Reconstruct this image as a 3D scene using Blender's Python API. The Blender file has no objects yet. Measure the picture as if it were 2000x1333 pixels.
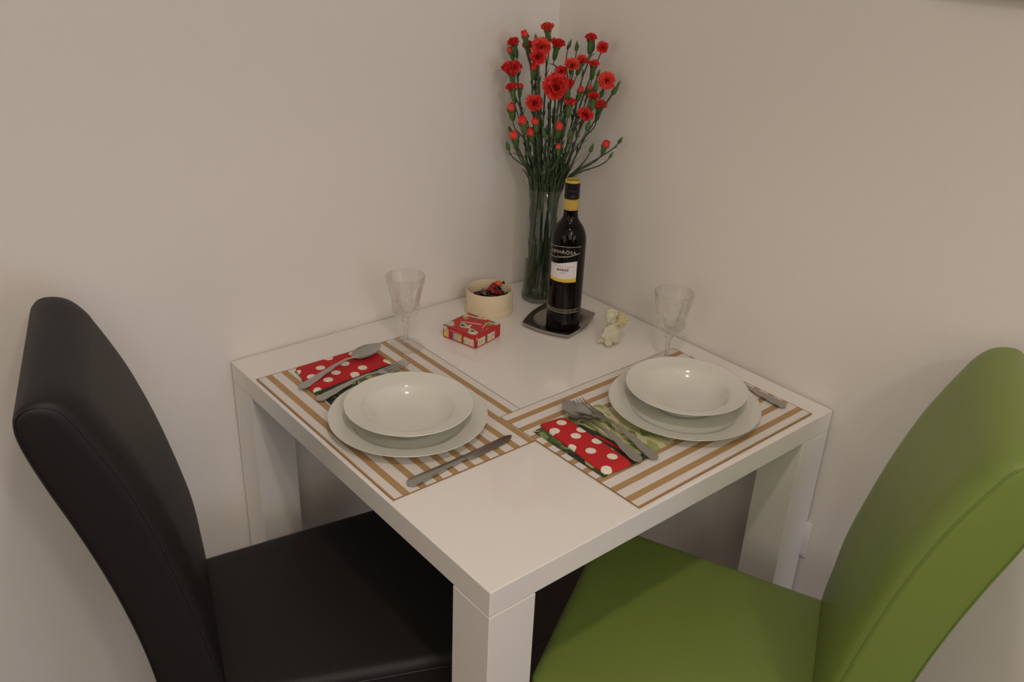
import bpy, bmesh, math, random
from mathutils import Vector, Matrix, noise
D = bpy.data
SC = bpy.context.scene
C = SC.collection
PI = math.pi

# ------------------------------------------------------------------ camera, world, light, exposure
cam_data = D.cameras.new('camera'); cam = D.objects.new('camera', cam_data); C.objects.link(cam)
cam.location = (-1.3700, -1.4815, 1.5480)
cam.rotation_euler = (1.1174, -0.0402, -0.6921)
cam_data.sensor_width = 36.0; cam_data.lens = 31.09; cam_data.clip_start = 0.02
SC.camera = cam

w = D.worlds.new('room_world'); SC.world = w; w.use_nodes = True
w.node_tree.nodes['Background'].inputs[0].default_value = (1.0, 0.93, 0.85, 1)
w.node_tree.nodes['Background'].inputs[1].default_value = 0.0

def lamp(name, kind, loc, power, color, size, aim=None):
    l = D.lights.new(name, kind); l.energy = power; l.color = color
    if kind == 'AREA': l.shape = 'DISK'; l.size = size
    else: l.shadow_soft_size = size
    o = D.objects.new(name, l); C.objects.link(o); o.location = loc
    if aim is not None:
        o.rotation_euler = (Vector(aim) - Vector(loc)).to_track_quat('-Z', 'Y').to_euler()
    return o
l_ = lamp('ceiling_spot_near', 'SPOT', (-1.08, -1.30, 2.35), 45, (1.0, 0.84, 0.78), 0.055, (-1.0, -1.15, 0))
l_.data.spot_size = math.radians(100); l_.data.spot_blend = 0.8
lamp('ceiling_lamp_far', 'POINT', (-1.30, -2.60, 2.35), 32, (1.0, 0.93, 0.78), 0.055)
lamp('room_fill', 'AREA', (-2.2, -3.2, 2.0), 22, (1.0, 0.88, 0.72), 1.6, (-0.3, -0.4, 0.9))  # added soft fill from behind the camera, no fixture of its own
lamp('overhead_fill', 'AREA', (-2.2, -2.6, 2.5), 14, (1.0, 0.66, 0.36), 3.0, (-2.2, -2.6, 0))  # added broad warm fill from above, not a real fitting
lamp('side_fill', 'AREA', (-4.6, -1.4, 1.4), 29, (1.0, 0.88, 0.72), 2.4, (-0.5, -0.5, 0.8))  # added fill from the left to lift the walls; no opening there
lamp('back_cool_fill', 'AREA', (-0.60, -5.5, 1.45), 62, (0.86, 0.83, 1.0), 2.6, (-0.5, 0, 0.8))  # added cool fill for the faces towards -y; its source is unseen
SC.view_settings.view_transform = 'Standard'
SC.view_settings.look = 'None'
SC.view_settings.gamma = 1.0
SC.view_settings.use_curve_mapping = False
SC.view_settings.exposure = -0.84
SC.cycles.transparent_max_bounces = 32
SC.cycles.max_bounces = 16
SC.cycles.transmission_bounces = 16

# ------------------------------------------------------------------ helpers
def mat(name, base, rough=0.5, metal=0.0, coat=0.0, spec=0.5, build=None, trans=0.0, sub=0.0, **kw):
    m = D.materials.new(name); m.use_nodes = True
    nt = m.node_tree; b = nt.nodes['Principled BSDF']
    b.inputs['Base Color'].default_value = (*base, 1)
    b.inputs['Roughness'].default_value = rough
    b.inputs['Metallic'].default_value = metal
    b.inputs['Coat Weight'].default_value = coat
    b.inputs['Specular IOR Level'].default_value = spec
    if sub: 
        b.inputs['Subsurface Weight'].default_value = sub; b.inputs['Subsurface Scale'].default_value = 0.004
    for k, v in kw.items(): b.inputs[k.replace('_', ' ')].default_value = v
    if build: build(nt, b)
    return m
def N(nt, kind, **kw):
    n = nt.nodes.new(kind)
    for k, v in kw.items():
        if k.startswith('i_'): n.inputs[k[2:]].default_value = v
        else: setattr(n, k, v)
    return n
def mathn(nt, op, a, b=None):
    n = nt.nodes.new('ShaderNodeMath'); n.operation = op
    for i, v in enumerate((a, b)):
        if v is None: continue
        if isinstance(v, (int, float)): n.inputs[i].default_value = v
        else: nt.links.new(v, n.inputs[i])
    return n.outputs[0]
def mixc(nt, fac, a, b):
    n = nt.nodes.new('ShaderNodeMix'); n.data_type = 'RGBA'
    for sock, v in ((n.inputs[0], fac), (n.inputs[6], a), (n.inputs[7], b)):
        if isinstance(v, (int, float)): sock.default_value = v
        elif isinstance(v, tuple): sock.default_value = (*v, 1) if len(v) == 3 else v
        else: nt.links.new(v, sock)
    return n.outputs[2]
def bump(nt, b, height, strength, dist=0.001):
    n = nt.nodes.new('ShaderNodeBump'); n.inputs['Strength'].default_value = strength; n.inputs['Distance'].default_value = dist
    nt.links.new(height, n.inputs['Height']); nt.links.new(n.outputs[0], b.inputs['Normal'])
def objco(nt): return nt.nodes.new('ShaderNodeTexCoord').outputs['Object']

def link_mesh(name, me, mats, parent=None, loc=None, rot=None):
    o = D.objects.new(name, me); C.objects.link(o)
    for m in (mats if isinstance(mats, (list, tuple)) else [mats]):
        if m is not None: me.materials.append(m)
    if parent is not None: o.parent = parent
    if loc is not None: o.location = loc
    if rot is not None: o.rotation_euler = rot
    return o
def obj(name, bm, mats, parent=None, smooth=True, loc=None, rot=None, angle=None):
    bmesh.ops.recalc_face_normals(bm, faces=bm.faces[:])
    if angle is not None:
        for e in bm.edges:
            if len(e.link_faces) == 2 and e.calc_face_angle(0) > math.radians(angle): e.smooth = False
    for f in bm.faces: f.smooth = smooth
    me = D.meshes.new(name); bm.to_mesh(me); bm.free()
    return link_mesh(name, me, mats, parent, loc, rot)
def thing(name, label, cat, loc=(0, 0, 0), rotz=0.0, group=None, rot=None):
    o = D.objects.new(name, None); C.objects.link(o); o.empty_display_size = 0.02
    o.location = loc; o.rotation_euler = rot if rot else (0, 0, rotz)
    return tag(o, label, cat, group)
def tag(o, label, cat, group=None):
    o['label'] = label; o['category'] = cat
    if group: o['group'] = group
    return o
def structure(o): o['kind'] = 'structure'; return o

def box(bm, lo, hi, bevel=0.0, seg=2, mi=0, M=None):
    r = bmesh.ops.create_cube(bm, size=1.0)
    vs = r['verts']
    for v in vs:
        v.co = Vector([(lo[i] + hi[i]) / 2 + v.co[i] * (hi[i] - lo[i]) for i in range(3)])
    fs = set(f for v in vs for f in v.link_faces)
    for f in fs: f.material_index = mi
    if bevel:
        es = list({e for v in vs for e in v.link_edges})
        g = bmesh.ops.bevel(bm, geom=es, offset=bevel, segments=seg, profile=0.5, affect='EDGES')
        vs = list(set(g['verts']) | {v for v in vs if v.is_valid})
        for f in g['faces']: f.material_index = mi
    if M is not None: bmesh.ops.transform(bm, matrix=M, verts=[v for v in vs if v.is_valid])
    return vs
def lathe(bm, prof, seg=64, mod=None, mi=0, cx=0, cy=0, closed=False):
    rings = []
    for r, z in prof:
        if r < 1e-6: rings.append([bm.verts.new((cx, cy, z))]); continue
        ring = []
        for k in range(seg):
            a = 2 * PI * k / seg; rr = r * (mod(a, z) if mod else 1)
            ring.append(bm.verts.new((cx + rr * math.cos(a), cy + rr * math.sin(a), z)))
        rings.append(ring)
    pairs = list(zip(rings, rings[1:])) + ([(rings[-1], rings[0])] if closed else [])
    for A, B in pairs:
        for k in range(seg):
            k2 = (k + 1) % seg
            if len(A) == 1 and len(B) == 1: continue
            if len(A) == 1: f = bm.faces.new((A[0], B[k2], B[k]))
            elif len(B) == 1: f = bm.faces.new((A[k], A[k2], B[0]))
            else: f = bm.faces.new((A[k], A[k2], B[k2], B[k]))
            f.material_index = mi
def tube(bm, pts, rad, seg=6, mi=0, cap=True):
    pts = [Vector(p) for p in pts]; n = len(pts); rings = []
    up = Vector((0.3, 0.5, 0.81))
    for i, p in enumerate(pts):
        t = (pts[min(i + 1, n - 1)] - pts[max(i - 1, 0)]).normalized()
        if abs(t.dot(up)) > 0.98: up = Vector((1, 0, 0))
        x = t.cross(up).normalized(); y = t.cross(x)
        r = rad[i] if isinstance(rad, (list, tuple)) else rad
        rings.append([bm.verts.new(p + x * (r * math.cos(2 * PI * k / seg)) + y * (r * math.sin(2 * PI * k / seg))) for k in range(seg)])
    for A, B in zip(rings, rings[1:]):
        for k in range(seg):
            f = bm.faces.new((A[k], A[(k + 1) % seg], B[(k + 1) % seg], B[k])); f.material_index = mi
    if cap:
        for R in (rings[0], rings[-1]):
            f = bm.faces.new(R); f.material_index = mi
def bez(a, b, c, d, n):
    a, b, c, d = map(Vector, (a, b, c, d)); out = []
    for i in range(n + 1):
        t = i / n; s = 1 - t
        out.append(a * s**3 + b * 3 * s * s * t + c * 3 * s * t * t + d * t**3)
    return out
def ellipsoid(bm, c, r, rotz=0, seg=16, M=None):
    g = bmesh.ops.create_uvsphere(bm, u_segments=seg, v_segments=seg // 2, radius=1)
    mm = Matrix.Translation(Vector(c)) @ (M if M is not None else Matrix.Rotation(rotz, 4, 'Z')) @ Matrix.Diagonal((*r, 1))
    bmesh.ops.transform(bm, matrix=mm, verts=g['verts'])
def interp(tab, x):
    if x <= tab[0][0]: return tab[0][1:]
    for a, b in zip(tab, tab[1:]):
        if x <= b[0]:
            t = (x - a[0]) / (b[0] - a[0]); t = t * t * (3 - 2 * t)
            return tuple(p + (q - p) * t for p, q in zip(a[1:], b[1:]))
    return tab[-1][1:]
def loft_sheet(bm, st, nx=9):
    """st: (s, z, halfwidth, thickness, cup) lofted along x; a closed curved bar"""
    rings = []
    for s, z, hw, th, cup in st:
        top = [(s, -hw + 2 * hw * k / (nx - 1), ) for k in range(nx)]
        T = [bm.verts.new((s, y, z + cup * (y / hw)**2 if hw else z)) for _, y in top]
        def tt(y): return th * (0.35 + 0.65 * (1 - (y / hw)**4))
        B = [bm.verts.new((s, y, z + cup * (y / hw)**2 - tt(y))) for _, y in reversed(top)]
        rings.append(T + B)
    for A, B in zip(rings, rings[1:]):
        n = len(A)
        for k in range(n): bm.faces.new((A[k], A[(k + 1) % n], B[(k + 1) % n], B[k]))
    bm.faces.new(rings[0]); bm.faces.new(rings[-1])

# ------------------------------------------------------------------ materials
def plaster(nt, b):
    n = N(nt, 'ShaderNodeTexNoise', i_Scale=160.0, i_Detail=4.0); nt.links.new(objco(nt), n.inputs['Vector'])
    bump(nt, b, n.outputs[0], 0.25, 0.0015)
M_wall = mat('white_wall_paint', (0.80, 0.765, 0.725), 0.75, build=plaster)
M_wall2 = mat('dimmed_wall_paint', (0.30, 0.285, 0.27), 0.8)  # unseen walls: dimness of the room behind put into the colour
M_ceil = mat('ceiling_paint', (0.82, 0.81, 0.78), 0.8)
def floorwood(nt, b):
    co = objco(nt)
    mp = N(nt, 'ShaderNodeMapping'); mp.inputs['Scale'].default_value = (1.2, 9.0, 1.0); nt.links.new(co, mp.inputs[0])
    n = N(nt, 'ShaderNodeTexNoise', i_Scale=6.0, i_Detail=6.0); nt.links.new(mp.outputs[0], n.inputs['Vector'])
    br = N(nt, 'ShaderNodeTexBrick'); br.inputs['Scale'].default_value = 1.0
    br.inputs['Brick Width'].default_value = 1.2; br.inputs['Row Height'].default_value = 0.18; br.inputs['Mortar Size'].default_value = 0.003
    br.inputs['Color1'].default_value = (0.085, 0.055, 0.045, 1); br.inputs['Color2'].default_value = (0.065, 0.045, 0.038, 1); br.inputs['Mortar'].default_value = (0.02, 0.015, 0.012, 1)
    nt.links.new(co, br.inputs['Vector'])
    nt.links.new(mixc(nt, mathn(nt, 'MULTIPLY', n.outputs[0], 0.55), br.outputs[0], (0.035, 0.022, 0.02)), b.inputs['Base Color'])
M_floor = mat('dark_wood_floor', (0.05, 0.04, 0.03), 0.42, build=floorwood)
M_white = mat('white_gloss_lacquer', (0.80, 0.78, 0.745), 0.10, coat=0.5, spec=0.4)
M_gap = mat('shadow_gap', (0.35, 0.32, 0.30), 0.6)
def leather(scale, st):
    def f(nt, b):
        v = N(nt, 'ShaderNodeTexVoronoi', i_Scale=scale); nt.links.new(objco(nt), v.inputs['Vector'])
        n = N(nt, 'ShaderNodeTexNoise', i_Scale=scale * 0.4, i_Detail=3.0); nt.links.new(objco(nt), n.inputs['Vector'])
        bump(nt, b, mathn(nt, 'ADD', v.outputs[0], n.outputs[0]), st, 0.0005)
    return f
M_black = mat('black_leather', (0.011, 0.010, 0.010), 0.52, spec=0.33, build=leather(420, 0.35))
M_green = mat('green_leather', (0.175, 0.245, 0.050), 0.42, spec=0.5, build=leather(420, 0.15))
M_seam_b = mat('black_seam', (0.012, 0.012, 0.012), 0.55)
M_seam_g = mat('green_seam', (0.15, 0.24, 0.04), 0.55)
M_legs = mat('dark_chair_leg', (0.05, 0.035, 0.028), 0.4)
M_china = mat('white_porcelain', (0.665, 0.665, 0.60), 0.12, coat=0.4, spec=0.5)
M_steel = mat('brushed_steel', (0.47, 0.46, 0.44), 0.17, metal=1.0)
M_pewter = mat('dark_polished_metal', (0.40, 0.365, 0.34), 0.20, metal=1.0)

def glass_mat(name, tint, refr, ior=1.45, rough=0.0):
    m = D.materials.new(name); m.use_nodes = True; nt = m.node_tree
    nt.nodes.remove(nt.nodes['Principled BSDF']); out = nt.nodes['Material Output']
    tr = N(nt, 'ShaderNodeBsdfTransparent'); tr.inputs[0].default_value = (*tint, 1)
    gl = N(nt, 'ShaderNodeBsdfGlass'); gl.inputs['Color'].default_value = (*tint, 1); gl.inputs['IOR'].default_value = ior; gl.inputs['Roughness'].default_value = rough
    gs = N(nt, 'ShaderNodeBsdfGlossy'); gs.inputs['Roughness'].default_value = 0.02
    fr = N(nt, 'ShaderNodeFresnel'); fr.inputs['IOR'].default_value = 1.5
    m1 = N(nt, 'ShaderNodeMixShader'); geo = N(nt, 'ShaderNodeNewGeometry')
    nt.links.new(mathn(nt, 'MULTIPLY', fr.outputs[0], mathn(nt, 'SUBTRACT', 1.0, geo.outputs['Backfacing'])), m1.inputs[0]); nt.links.new(tr.outputs[0], m1.inputs[1]); nt.links.new(gs.outputs[0], m1.inputs[2])
    m2 = N(nt, 'ShaderNodeMixShader'); m2.inputs[0].default_value = refr; nt.links.new(m1.outputs[0], m2.inputs[1]); nt.links.new(gl.outputs[0], m2.inputs[2])
    nt.links.new(m2.outputs[0], out.inputs['Surface'])
    return m
M_crystal = glass_mat('cut_crystal', (0.985, 0.985, 0.975), 0.40)
M_stemglass = glass_mat('stem_crystal', (0.98, 0.98, 0.97), 0.65)
M_foot = glass_mat('glass_foot', (0.985, 0.985, 0.975), 0.10)
M_vase = glass_mat('vase_glass', (0.95, 0.96, 0.95), 0.06)
M_vasebase = glass_mat('thick_vase_glass', (0.74, 0.75, 0.74), 0.8)
M_water = glass_mat('vase_water', (0.92, 0.96, 0.90), 0.55, ior=1.33)

def mat_stripes(nt, b):
    co = N(nt, 'ShaderNodeSeparateXYZ'); nt.links.new(objco(nt), co.inputs[0])
    u, v = co.outputs[1], co.outputs[0]         # u along the long side, v across the stripes (0 = outer edge)
    ph = mathn(nt, 'MODULO', mathn(nt, 'ADD', v, 0.0311 * 2 - 0.018), 0.0311)
    stripe = mathn(nt, 'LESS_THAN', ph, 0.0127)
    stripe = mathn(nt, 'MULTIPLY', stripe, mathn(nt, 'GREATER_THAN', v, 0.010))
    edge = mathn(nt, 'LESS_THAN', v, 0.0040)
    s = mathn(nt, 'MAXIMUM', stripe, edge)
    n1 = N(nt, 'ShaderNodeTexNoise', i_Scale=90.0, i_Detail=5.0)
    mp = N(nt, 'ShaderNodeMapping'); mp.inputs['Scale'].default_value = (6.0, 0.4, 1.0)
    nt.links.new(objco(nt), mp.inputs[0]); nt.links.new(mp.outputs[0], n1.inputs['Vector'])
    tan = mixc(nt, n1.outputs[0], (0.36, 0.222, 0.092), (0.47, 0.305, 0.145))
    wht = mixc(nt, n1.outputs[0], (0.66, 0.63, 0.60), (0.76, 0.73, 0.69))
    nt.links.new(mixc(nt, s, wht, tan), b.inputs['Base Color'])
    rib = mathn(nt, 'SINE', mathn(nt, 'MULTIPLY', v, 2400.0))
    bump(nt, b, rib, 0.07, 0.0003)
M_mat = mat('striped_bamboo', (0.7, 0.7, 0.6), 0.55, build=mat_stripes)
M_matedge = mat('brown_mat_edge', (0.27, 0.15, 0.06), 0.7)

def polka(dots, r=0.0088):
    def f(nt, b):
        co = objco(nt); cur = None
        fl = N(nt, 'ShaderNodeVectorMath', operation='MULTIPLY'); fl.inputs[1].default_value = (1, 1, 0); nt.links.new(co, fl.inputs[0])
        for x, y in dots:
            d = N(nt, 'ShaderNodeVectorMath', operation='DISTANCE'); d.inputs[1].default_value = (x, y, 0); nt.links.new(fl.outputs[0], d.inputs[0])
            cur = d.outputs['Value'] if cur is None else mathn(nt, 'MINIMUM', cur, d.outputs['Value'])
        m = mathn(nt, 'LESS_THAN', cur, r)
        nt.links.new(mixc(nt, m, (0.50, 0.012, 0.016), (0.78, 0.73, 0.62)), b.inputs['Base Color'])
        w_ = N(nt, 'ShaderNodeTexNoise', i_Scale=1500.0); nt.links.new(co, w_.inputs['Vector']); bump(nt, b, w_.outputs[0], 0.2, 0.0003)
    return f
def leafy(nt, b):
    co = objco(nt)
    n0 = N(nt, 'ShaderNodeTexNoise', i_Scale=22.0, i_Detail=2.0); nt.links.new(co, n0.inputs['Vector'])
    mx = N(nt, 'ShaderNodeVectorMath', operation='MULTIPLY_ADD'); mx.inputs[1].default_value = (0.05, 0.05, 0.05)
    nt.links.new(n0.outputs['Color'], mx.inputs[0]); nt.links.new(co, mx.inputs[2])
    mp = N(nt, 'ShaderNodeMapping'); mp.inputs['Scale'].default_value = (1.0, 0.35, 1.0); mp.inputs['Rotation'].default_value = (0, 0, 0.5); nt.links.new(mx.outputs[0], mp.inputs[0])
    v = N(nt, 'ShaderNodeTexVoronoi', i_Scale=120.0); nt.links.new(mp.outputs[0], v.inputs['Vector'])
    sp = N(nt, 'ShaderNodeSeparateColor'); nt.links.new(v.outputs['Color'], sp.inputs[0])
    x = N(nt, 'ShaderNodeSeparateXYZ'); nt.links.new(co, x.inputs[0])
    t = mathn(nt, 'ADD', sp.outputs[0], mathn(nt, 'MULTIPLY', x.outputs[0], 5.0))
    cr = N(nt, 'ShaderNodeValToRGB'); e = cr.color_ramp; e.interpolation = 'LINEAR'
    e.elements[0].position = 0.05; e.elements[0].color = (0.012, 0.022, 0.014, 1)
    e.elements[1].position = 1.0; e.elements[1].color = (0.58, 0.56, 0.33, 1)
    for p_, c_ in ((0.3, (0.05, 0.10, 0.03, 1)), (0.5, (0.20, 0.27, 0.09, 1)), (0.75, (0.44, 0.45, 0.19, 1))):
        q = e.elements.new(p_); q.color = c_
    nt.links.new(t, cr.inputs[0]); nt.links.new(cr.outputs[0], b.inputs['Base Color'])
M_leafy = mat('leaf_print_paper', (0.2, 0.3, 0.1), 0.75, build=leafy)
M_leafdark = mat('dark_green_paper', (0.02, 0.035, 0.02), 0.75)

# ------------------------------------------------------------------ the room
def slab(name, lo, hi, m):
    bm = bmesh.new(); box(bm, lo, hi); return structure(obj(name, bm, m, smooth=False))
G = 0.004
slab('floor', (-5.3, -6.7, -0.06), (0.14, 0.14, 0.0), M_floor)
slab('wall_left', (-5.3, G, 0.0), (0.14, 0.14, 2.55), M_wall)
slab('wall_right', (G, -6.7, 0.0), (0.14, G, 2.55), M_wall)
slab('wall_back', (-5.3, -6.7, 0.0), (G, -6.6, 2.55), M_wall2)
slab('wall_front', (-5.3, -6.6, 0.0), (-5.2, G, 2.55), M_wall2)
slab('ceiling', (-5.3, -6.7, 2.55), (0.14, 0.14, 2.65), M_ceil)

# picture frame on the right wall: only its lower edge dips into the top right corner of the photo
t = thing('picture_frame', 'dark framed picture on the right wall, its bottom edge in the top right corner', 'picture', (0.0, -1.19, 1.469))
bm = bmesh.new()
box(bm, (-0.020, -0.36, 0.0), (G, 0.36, 0.03), 0.002); box(bm, (-0.020, -0.36, 0.47), (G, 0.36, 0.50), 0.002)
box(bm, (-0.020, -0.36, 0.03), (G, -0.33, 0.47), 0.002); box(bm, (-0.020, 0.33, 0.03), (G, 0.36, 0.47), 0.002)
obj('frame', bm, mat('dark_frame', (0.24, 0.20, 0.20), 0.4), t, False)
bm = bmesh.new(); box(bm, (-0.008, -0.33, 0.03), (0.002, 0.33, 0.47)); obj('picture_panel', bm, mat('picture_paper', (0.5, 0.48, 0.46), 0.6), t, False)

# socket on the right wall behind the table leg
t = thing('wall_socket', 'white wall socket low on the right wall, mostly hidden behind the right table leg', 'socket', (G, -0.775, 0.456))
bm = bmesh.new(); box(bm, (-0.006, -0.036, -0.040), (0, 0.036, 0.040), 0.002); obj('cover_plate', bm, mat('white_plastic', (0.8, 0.78, 0.75), 0.3), t, True, angle=30)
bm = bmesh.new()
lathe(bm, [(0.0, 0.0), (0.021, 0.0), (0.022, 0.0015), (0.0205, 0.002), (0.0195, 0.0005), (0.0, 0.0005)], 32)
obj('socket_well', bm, mat('socket_grey', (0.45, 0.44, 0.42), 0.4), t, loc=(-0.0062, 0, 0), rot=(0, -PI / 2, 0))

# ------------------------------------------------------------------ table
TB = thing('dining_table', 'square white high-gloss dining table with thick legs, pushed into the corner', 'table', (-0.4, -0.4, 0))
H = 0.75; TT = 0.0425; LG = 0.0814
bm = bmesh.new(); box(bm, (-0.4, -0.4, H - TT), (0.4, 0.4, H), 0.0016, 2); obj('tabletop', bm, M_white, TB, False)
for sx in (-1, 1):
    for sy in (-1, 1):
        bm = bmesh.new(); x0, x1 = sorted((sx * 0.4, sx * (0.4 - LG))); y0, y1 = sorted((sy * 0.4, sy * (0.4 - LG)))
        box(bm, (x0, y0, 0), (x1, y1, H - TT - 0.0012), 0.0012, 2)
        box(bm, (x0 + 0.002, y0 + 0.002, H - TT - 0.0015), (x1 - 0.002, y1 - 0.002, H - TT), 0, mi=1)
        obj('leg', bm, [M_white, M_gap], TB, False)

# ------------------------------------------------------------------ chairs
FR = [(0.0, 0.44), (-0.004, 0.50), (-0.013, 0.56), (-0.026, 0.64), (-0.042, 0.72), (-0.061, 0.80), (-0.084, 0.875), (-0.104, 0.925), (-0.121, 0.962), (-0.130, 0.981), (-0.1395, 0.994), (-0.151, 1.002), (-0.165, 1.0055), (-0.179, 1.004), (-0.190, 0.996), (-0.1955, 0.984), (-0.196, 0.966), (-0.190, 0.935), (-0.176, 0.885), (-0.157, 0.825), (-0.137, 0.755), (-0.119, 0.68), (-0.104, 0.60), (-0.094, 0.52), (-0.088, 0.44), (-0.086, 0.385), (-0.002, 0.385)]
def smooth_profile(P, n_sharp=2, m=4):
    out = []; n = len(P)
    for i in range(n):
        if i >= n - 3 : out.append((*P[i], i)); continue     # keep the flat underside
        p0, p1, p2, p3 = P[max(i - 1, 0)], P[i], P[i + 1], P[min(i + 2, n - 3)]
        for k in range(m):
            t = k / m
            q = [0.5 * (2 * p1[j] + (p2[j] - p0[j]) * t + (2 * p0[j] - 5 * p1[j] + 4 * p2[j] - p3[j]) * t * t + (3 * p1[j] - p0[j] - 3 * p2[j] + p3[j]) * t**3) for j in (0, 1)]
            out.append((q[0], q[1], i + t))
    return out
FS = smooth_profile(FR)
FR = [(a, b) for a, b, c in FS]; FI = [c for a, b, c in FS]
def chair(loc, ang, label, ml, ms, hw=0.1725):
    t = thing('dining_chair', label, 'chair', loc, ang)
    # backrest: the side profile carried across the width with rounded edges
    bm = bmesh.new(); secs = []
    cx = sum(p[0] for p in FR) / len(FR)
    r = 0.011
    cols = []
    cols += [(hw - 0.11, 0), (hw - 0.075, 0), (hw - 0.058, 0), (hw - 0.048, 0), (hw - 0.038, 0), (hw - 0.030, 0), (hw - 0.023, 0), (hw - 0.0165, 0)]
    for k in range(6):
        a = k / 5 * PI / 2; cols.append((hw - r + r * math.sin(a), r * (1 - math.cos(a))))
    def front_shift(i, z, y):
        a_ = max(0.0, min(1.0, (z - 0.45) / 0.20)); a_ = a_ * a_ * (3 - 2 * a_)
        wi = a_ * max(0.0, min(1.0, (13.5 - FI[i]) / 5.0))
        e = min(1.0, (hw - abs(y)) / 0.055); k_ = math.sqrt(max(0.0, 1 - (1 - e)**2))
        return wi * (-0.009 + 0.023 * k_)
    ys = [(-y, d) for y, d in reversed(cols)] + [(y, d) for y, d in cols]
    n = len(FR)
    nor = []
    for i in range(n):
        a = Vector(FR[(i + 1) % n]) - Vector(FR[i - 1]); a.normalize(); nor.append(Vector((a.y, -a.x)))
    area = sum(FR[i][0] * FR[(i + 1) % n][1] - FR[(i + 1) % n][0] * FR[i][1] for i in range(n))
    sgn = -1 if area > 0 else 1
    for y, d in ys:
        crown = 0.006 * (1 - (y / hw)**2)
        ring = []
        for i, (s, z) in enumerate(FR):
            off = nor[i] * (sgn * (d - front_shift(i, z, y)))
            ring.append(bm.verts.new((s + off.x, y, z + off.y)))
        secs.append(ring)
    for A, B in zip(secs, secs[1:]):
        for i in range(n): bm.faces.new((A[i], A[(i + 1) % n], B[(i + 1) % n], B[i]))
    bm.faces.new(secs[0]); bm.faces.new(secs[-1])
    bk = obj('backrest', bm, ml, t, True, angle=50)
    for sy in (-1, 1):
        bm = bmesh.new()
        pts = [(s + nor[i].x * sgn * (0.0024 - front_shift(i, z, hw - 0.0022)), sy * (hw - 0.0020), z + nor[i].y * sgn * (0.0024 - front_shift(i, z, hw - 0.0022))) for i, (s, z) in enumerate(FR) if FI[i] <= 24]
        tube(bm, pts, 0.0011, 6)
        obj('seam', bm, ms, bk, True)
    # seat: wider at the front
    D0, D1, Z0, Z1 = -0.004, 0.415, 0.385, 0.47
    bm = bmesh.new(); nx, ny = 22, 22; grid = []
    def wd(s): return hw + 0.052 * (s / 0.415)
    R = 0.016
    outline = []
    def pt(u, v):   # u 0..1 depth, v -1..1 width with rounded front corners
        s = D0 + (D1 - D0) * u
        hwid = wd(s); rc = 0.035
        if s > D1 - rc: hwid -= rc - math.sqrt(max(rc * rc - (s - (D1 - rc))**2, 0))
        return s, hwid * v
    top, bot = [], []
    us = [0] + [i / 16 for i in range(1, 15)] + [0.915, 0.95, 0.975, 0.99, 1.0]
    vs_ = [-1, -0.985, -0.955, -0.91, -0.8, -0.6, -0.4, -0.2, 0, 0.2, 0.4, 0.6, 0.8, 0.91, 0.955, 0.985, 1]
    for u in us:
        row = []
        for v in vs_:
            s, y = pt(u, v)
            es = min(D1 - s, 99); ey = wd(s) * (1 - abs(v))
            def drop(e, r=R): return 0 if e >= r else r - math.sqrt(max(r * r - (r - e)**2, 0))
            z = Z1 - max(drop(es), drop(ey)) + 0.004 * (1 - v * v) * math.sin(PI * min(1, u * 1.0)) 
            row.append(bm.verts.new((s, y, z)))
        top.append(row)
    for u in us:
        bot.append([bm.verts.new((*pt(u, v), Z0)) for v in vs_])
    for g in (top, bot):
        for i in range(len(us) - 1):
            for j in range(len(vs_) - 1): bm.faces.new((g[i][j], g[i][j + 1], g[i + 1][j + 1], g[i + 1][j]))
    for i in range(len(us) - 1):
        for j in (0, len(vs_) - 1): bm.faces.new((top[i][j], top[i + 1][j], bot[i + 1][j], bot[i][j]))
    for j in range(len(vs_) - 1):
        for i in (0, len(us) - 1): bm.faces.new((top[i][j], top[i][j + 1], bot[i][j + 1], bot[i][j]))
    st = obj('seat', bm, ml, t, True, angle=60)
    for sy in (-1, 1):
        bm = bmesh.new(); pts = []
        for i in range(30):
            s = 0.004 + (D1 - 0.036 - D0) * i / 29
            pts.append((s, sy * (wd(s) + 0.0006), Z1 - 0.0165))
        tube(bm, pts, 0.0017, 6)
        obj('seam', bm, ms, st, True)
    for x, y in ((0.375, wd(0.375) - 0.04), (0.375, -wd(0.375) + 0.04), (-0.045, hw - 0.022), (-0.045, -hw + 0.022)):
        bm = bmesh.new(); q = bmesh.ops.create_cone(bm, cap_ends=True, segments=4, radius1=0.022, radius2=0.027, depth=0.385)
        bmesh.ops.transform(bm, matrix=Matrix.Translation((x - 0.02 * (x < 0), y, 0.1925)) @ Matrix.Rotation(PI / 4, 4, 'Z'), verts=q['verts'])
        obj('leg', bm, M_legs, t, False)
    return t
chair((-1.001, -0.335, 0), math.radians(-17), 'black leather dining chair with a high curved back, left of the table', M_black, M_seam_b)
chair((-0.285, -1.006, 0), math.radians(119), 'lime green leather dining chair with a high curved back, right of the table', M_green, M_seam_g)

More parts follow.
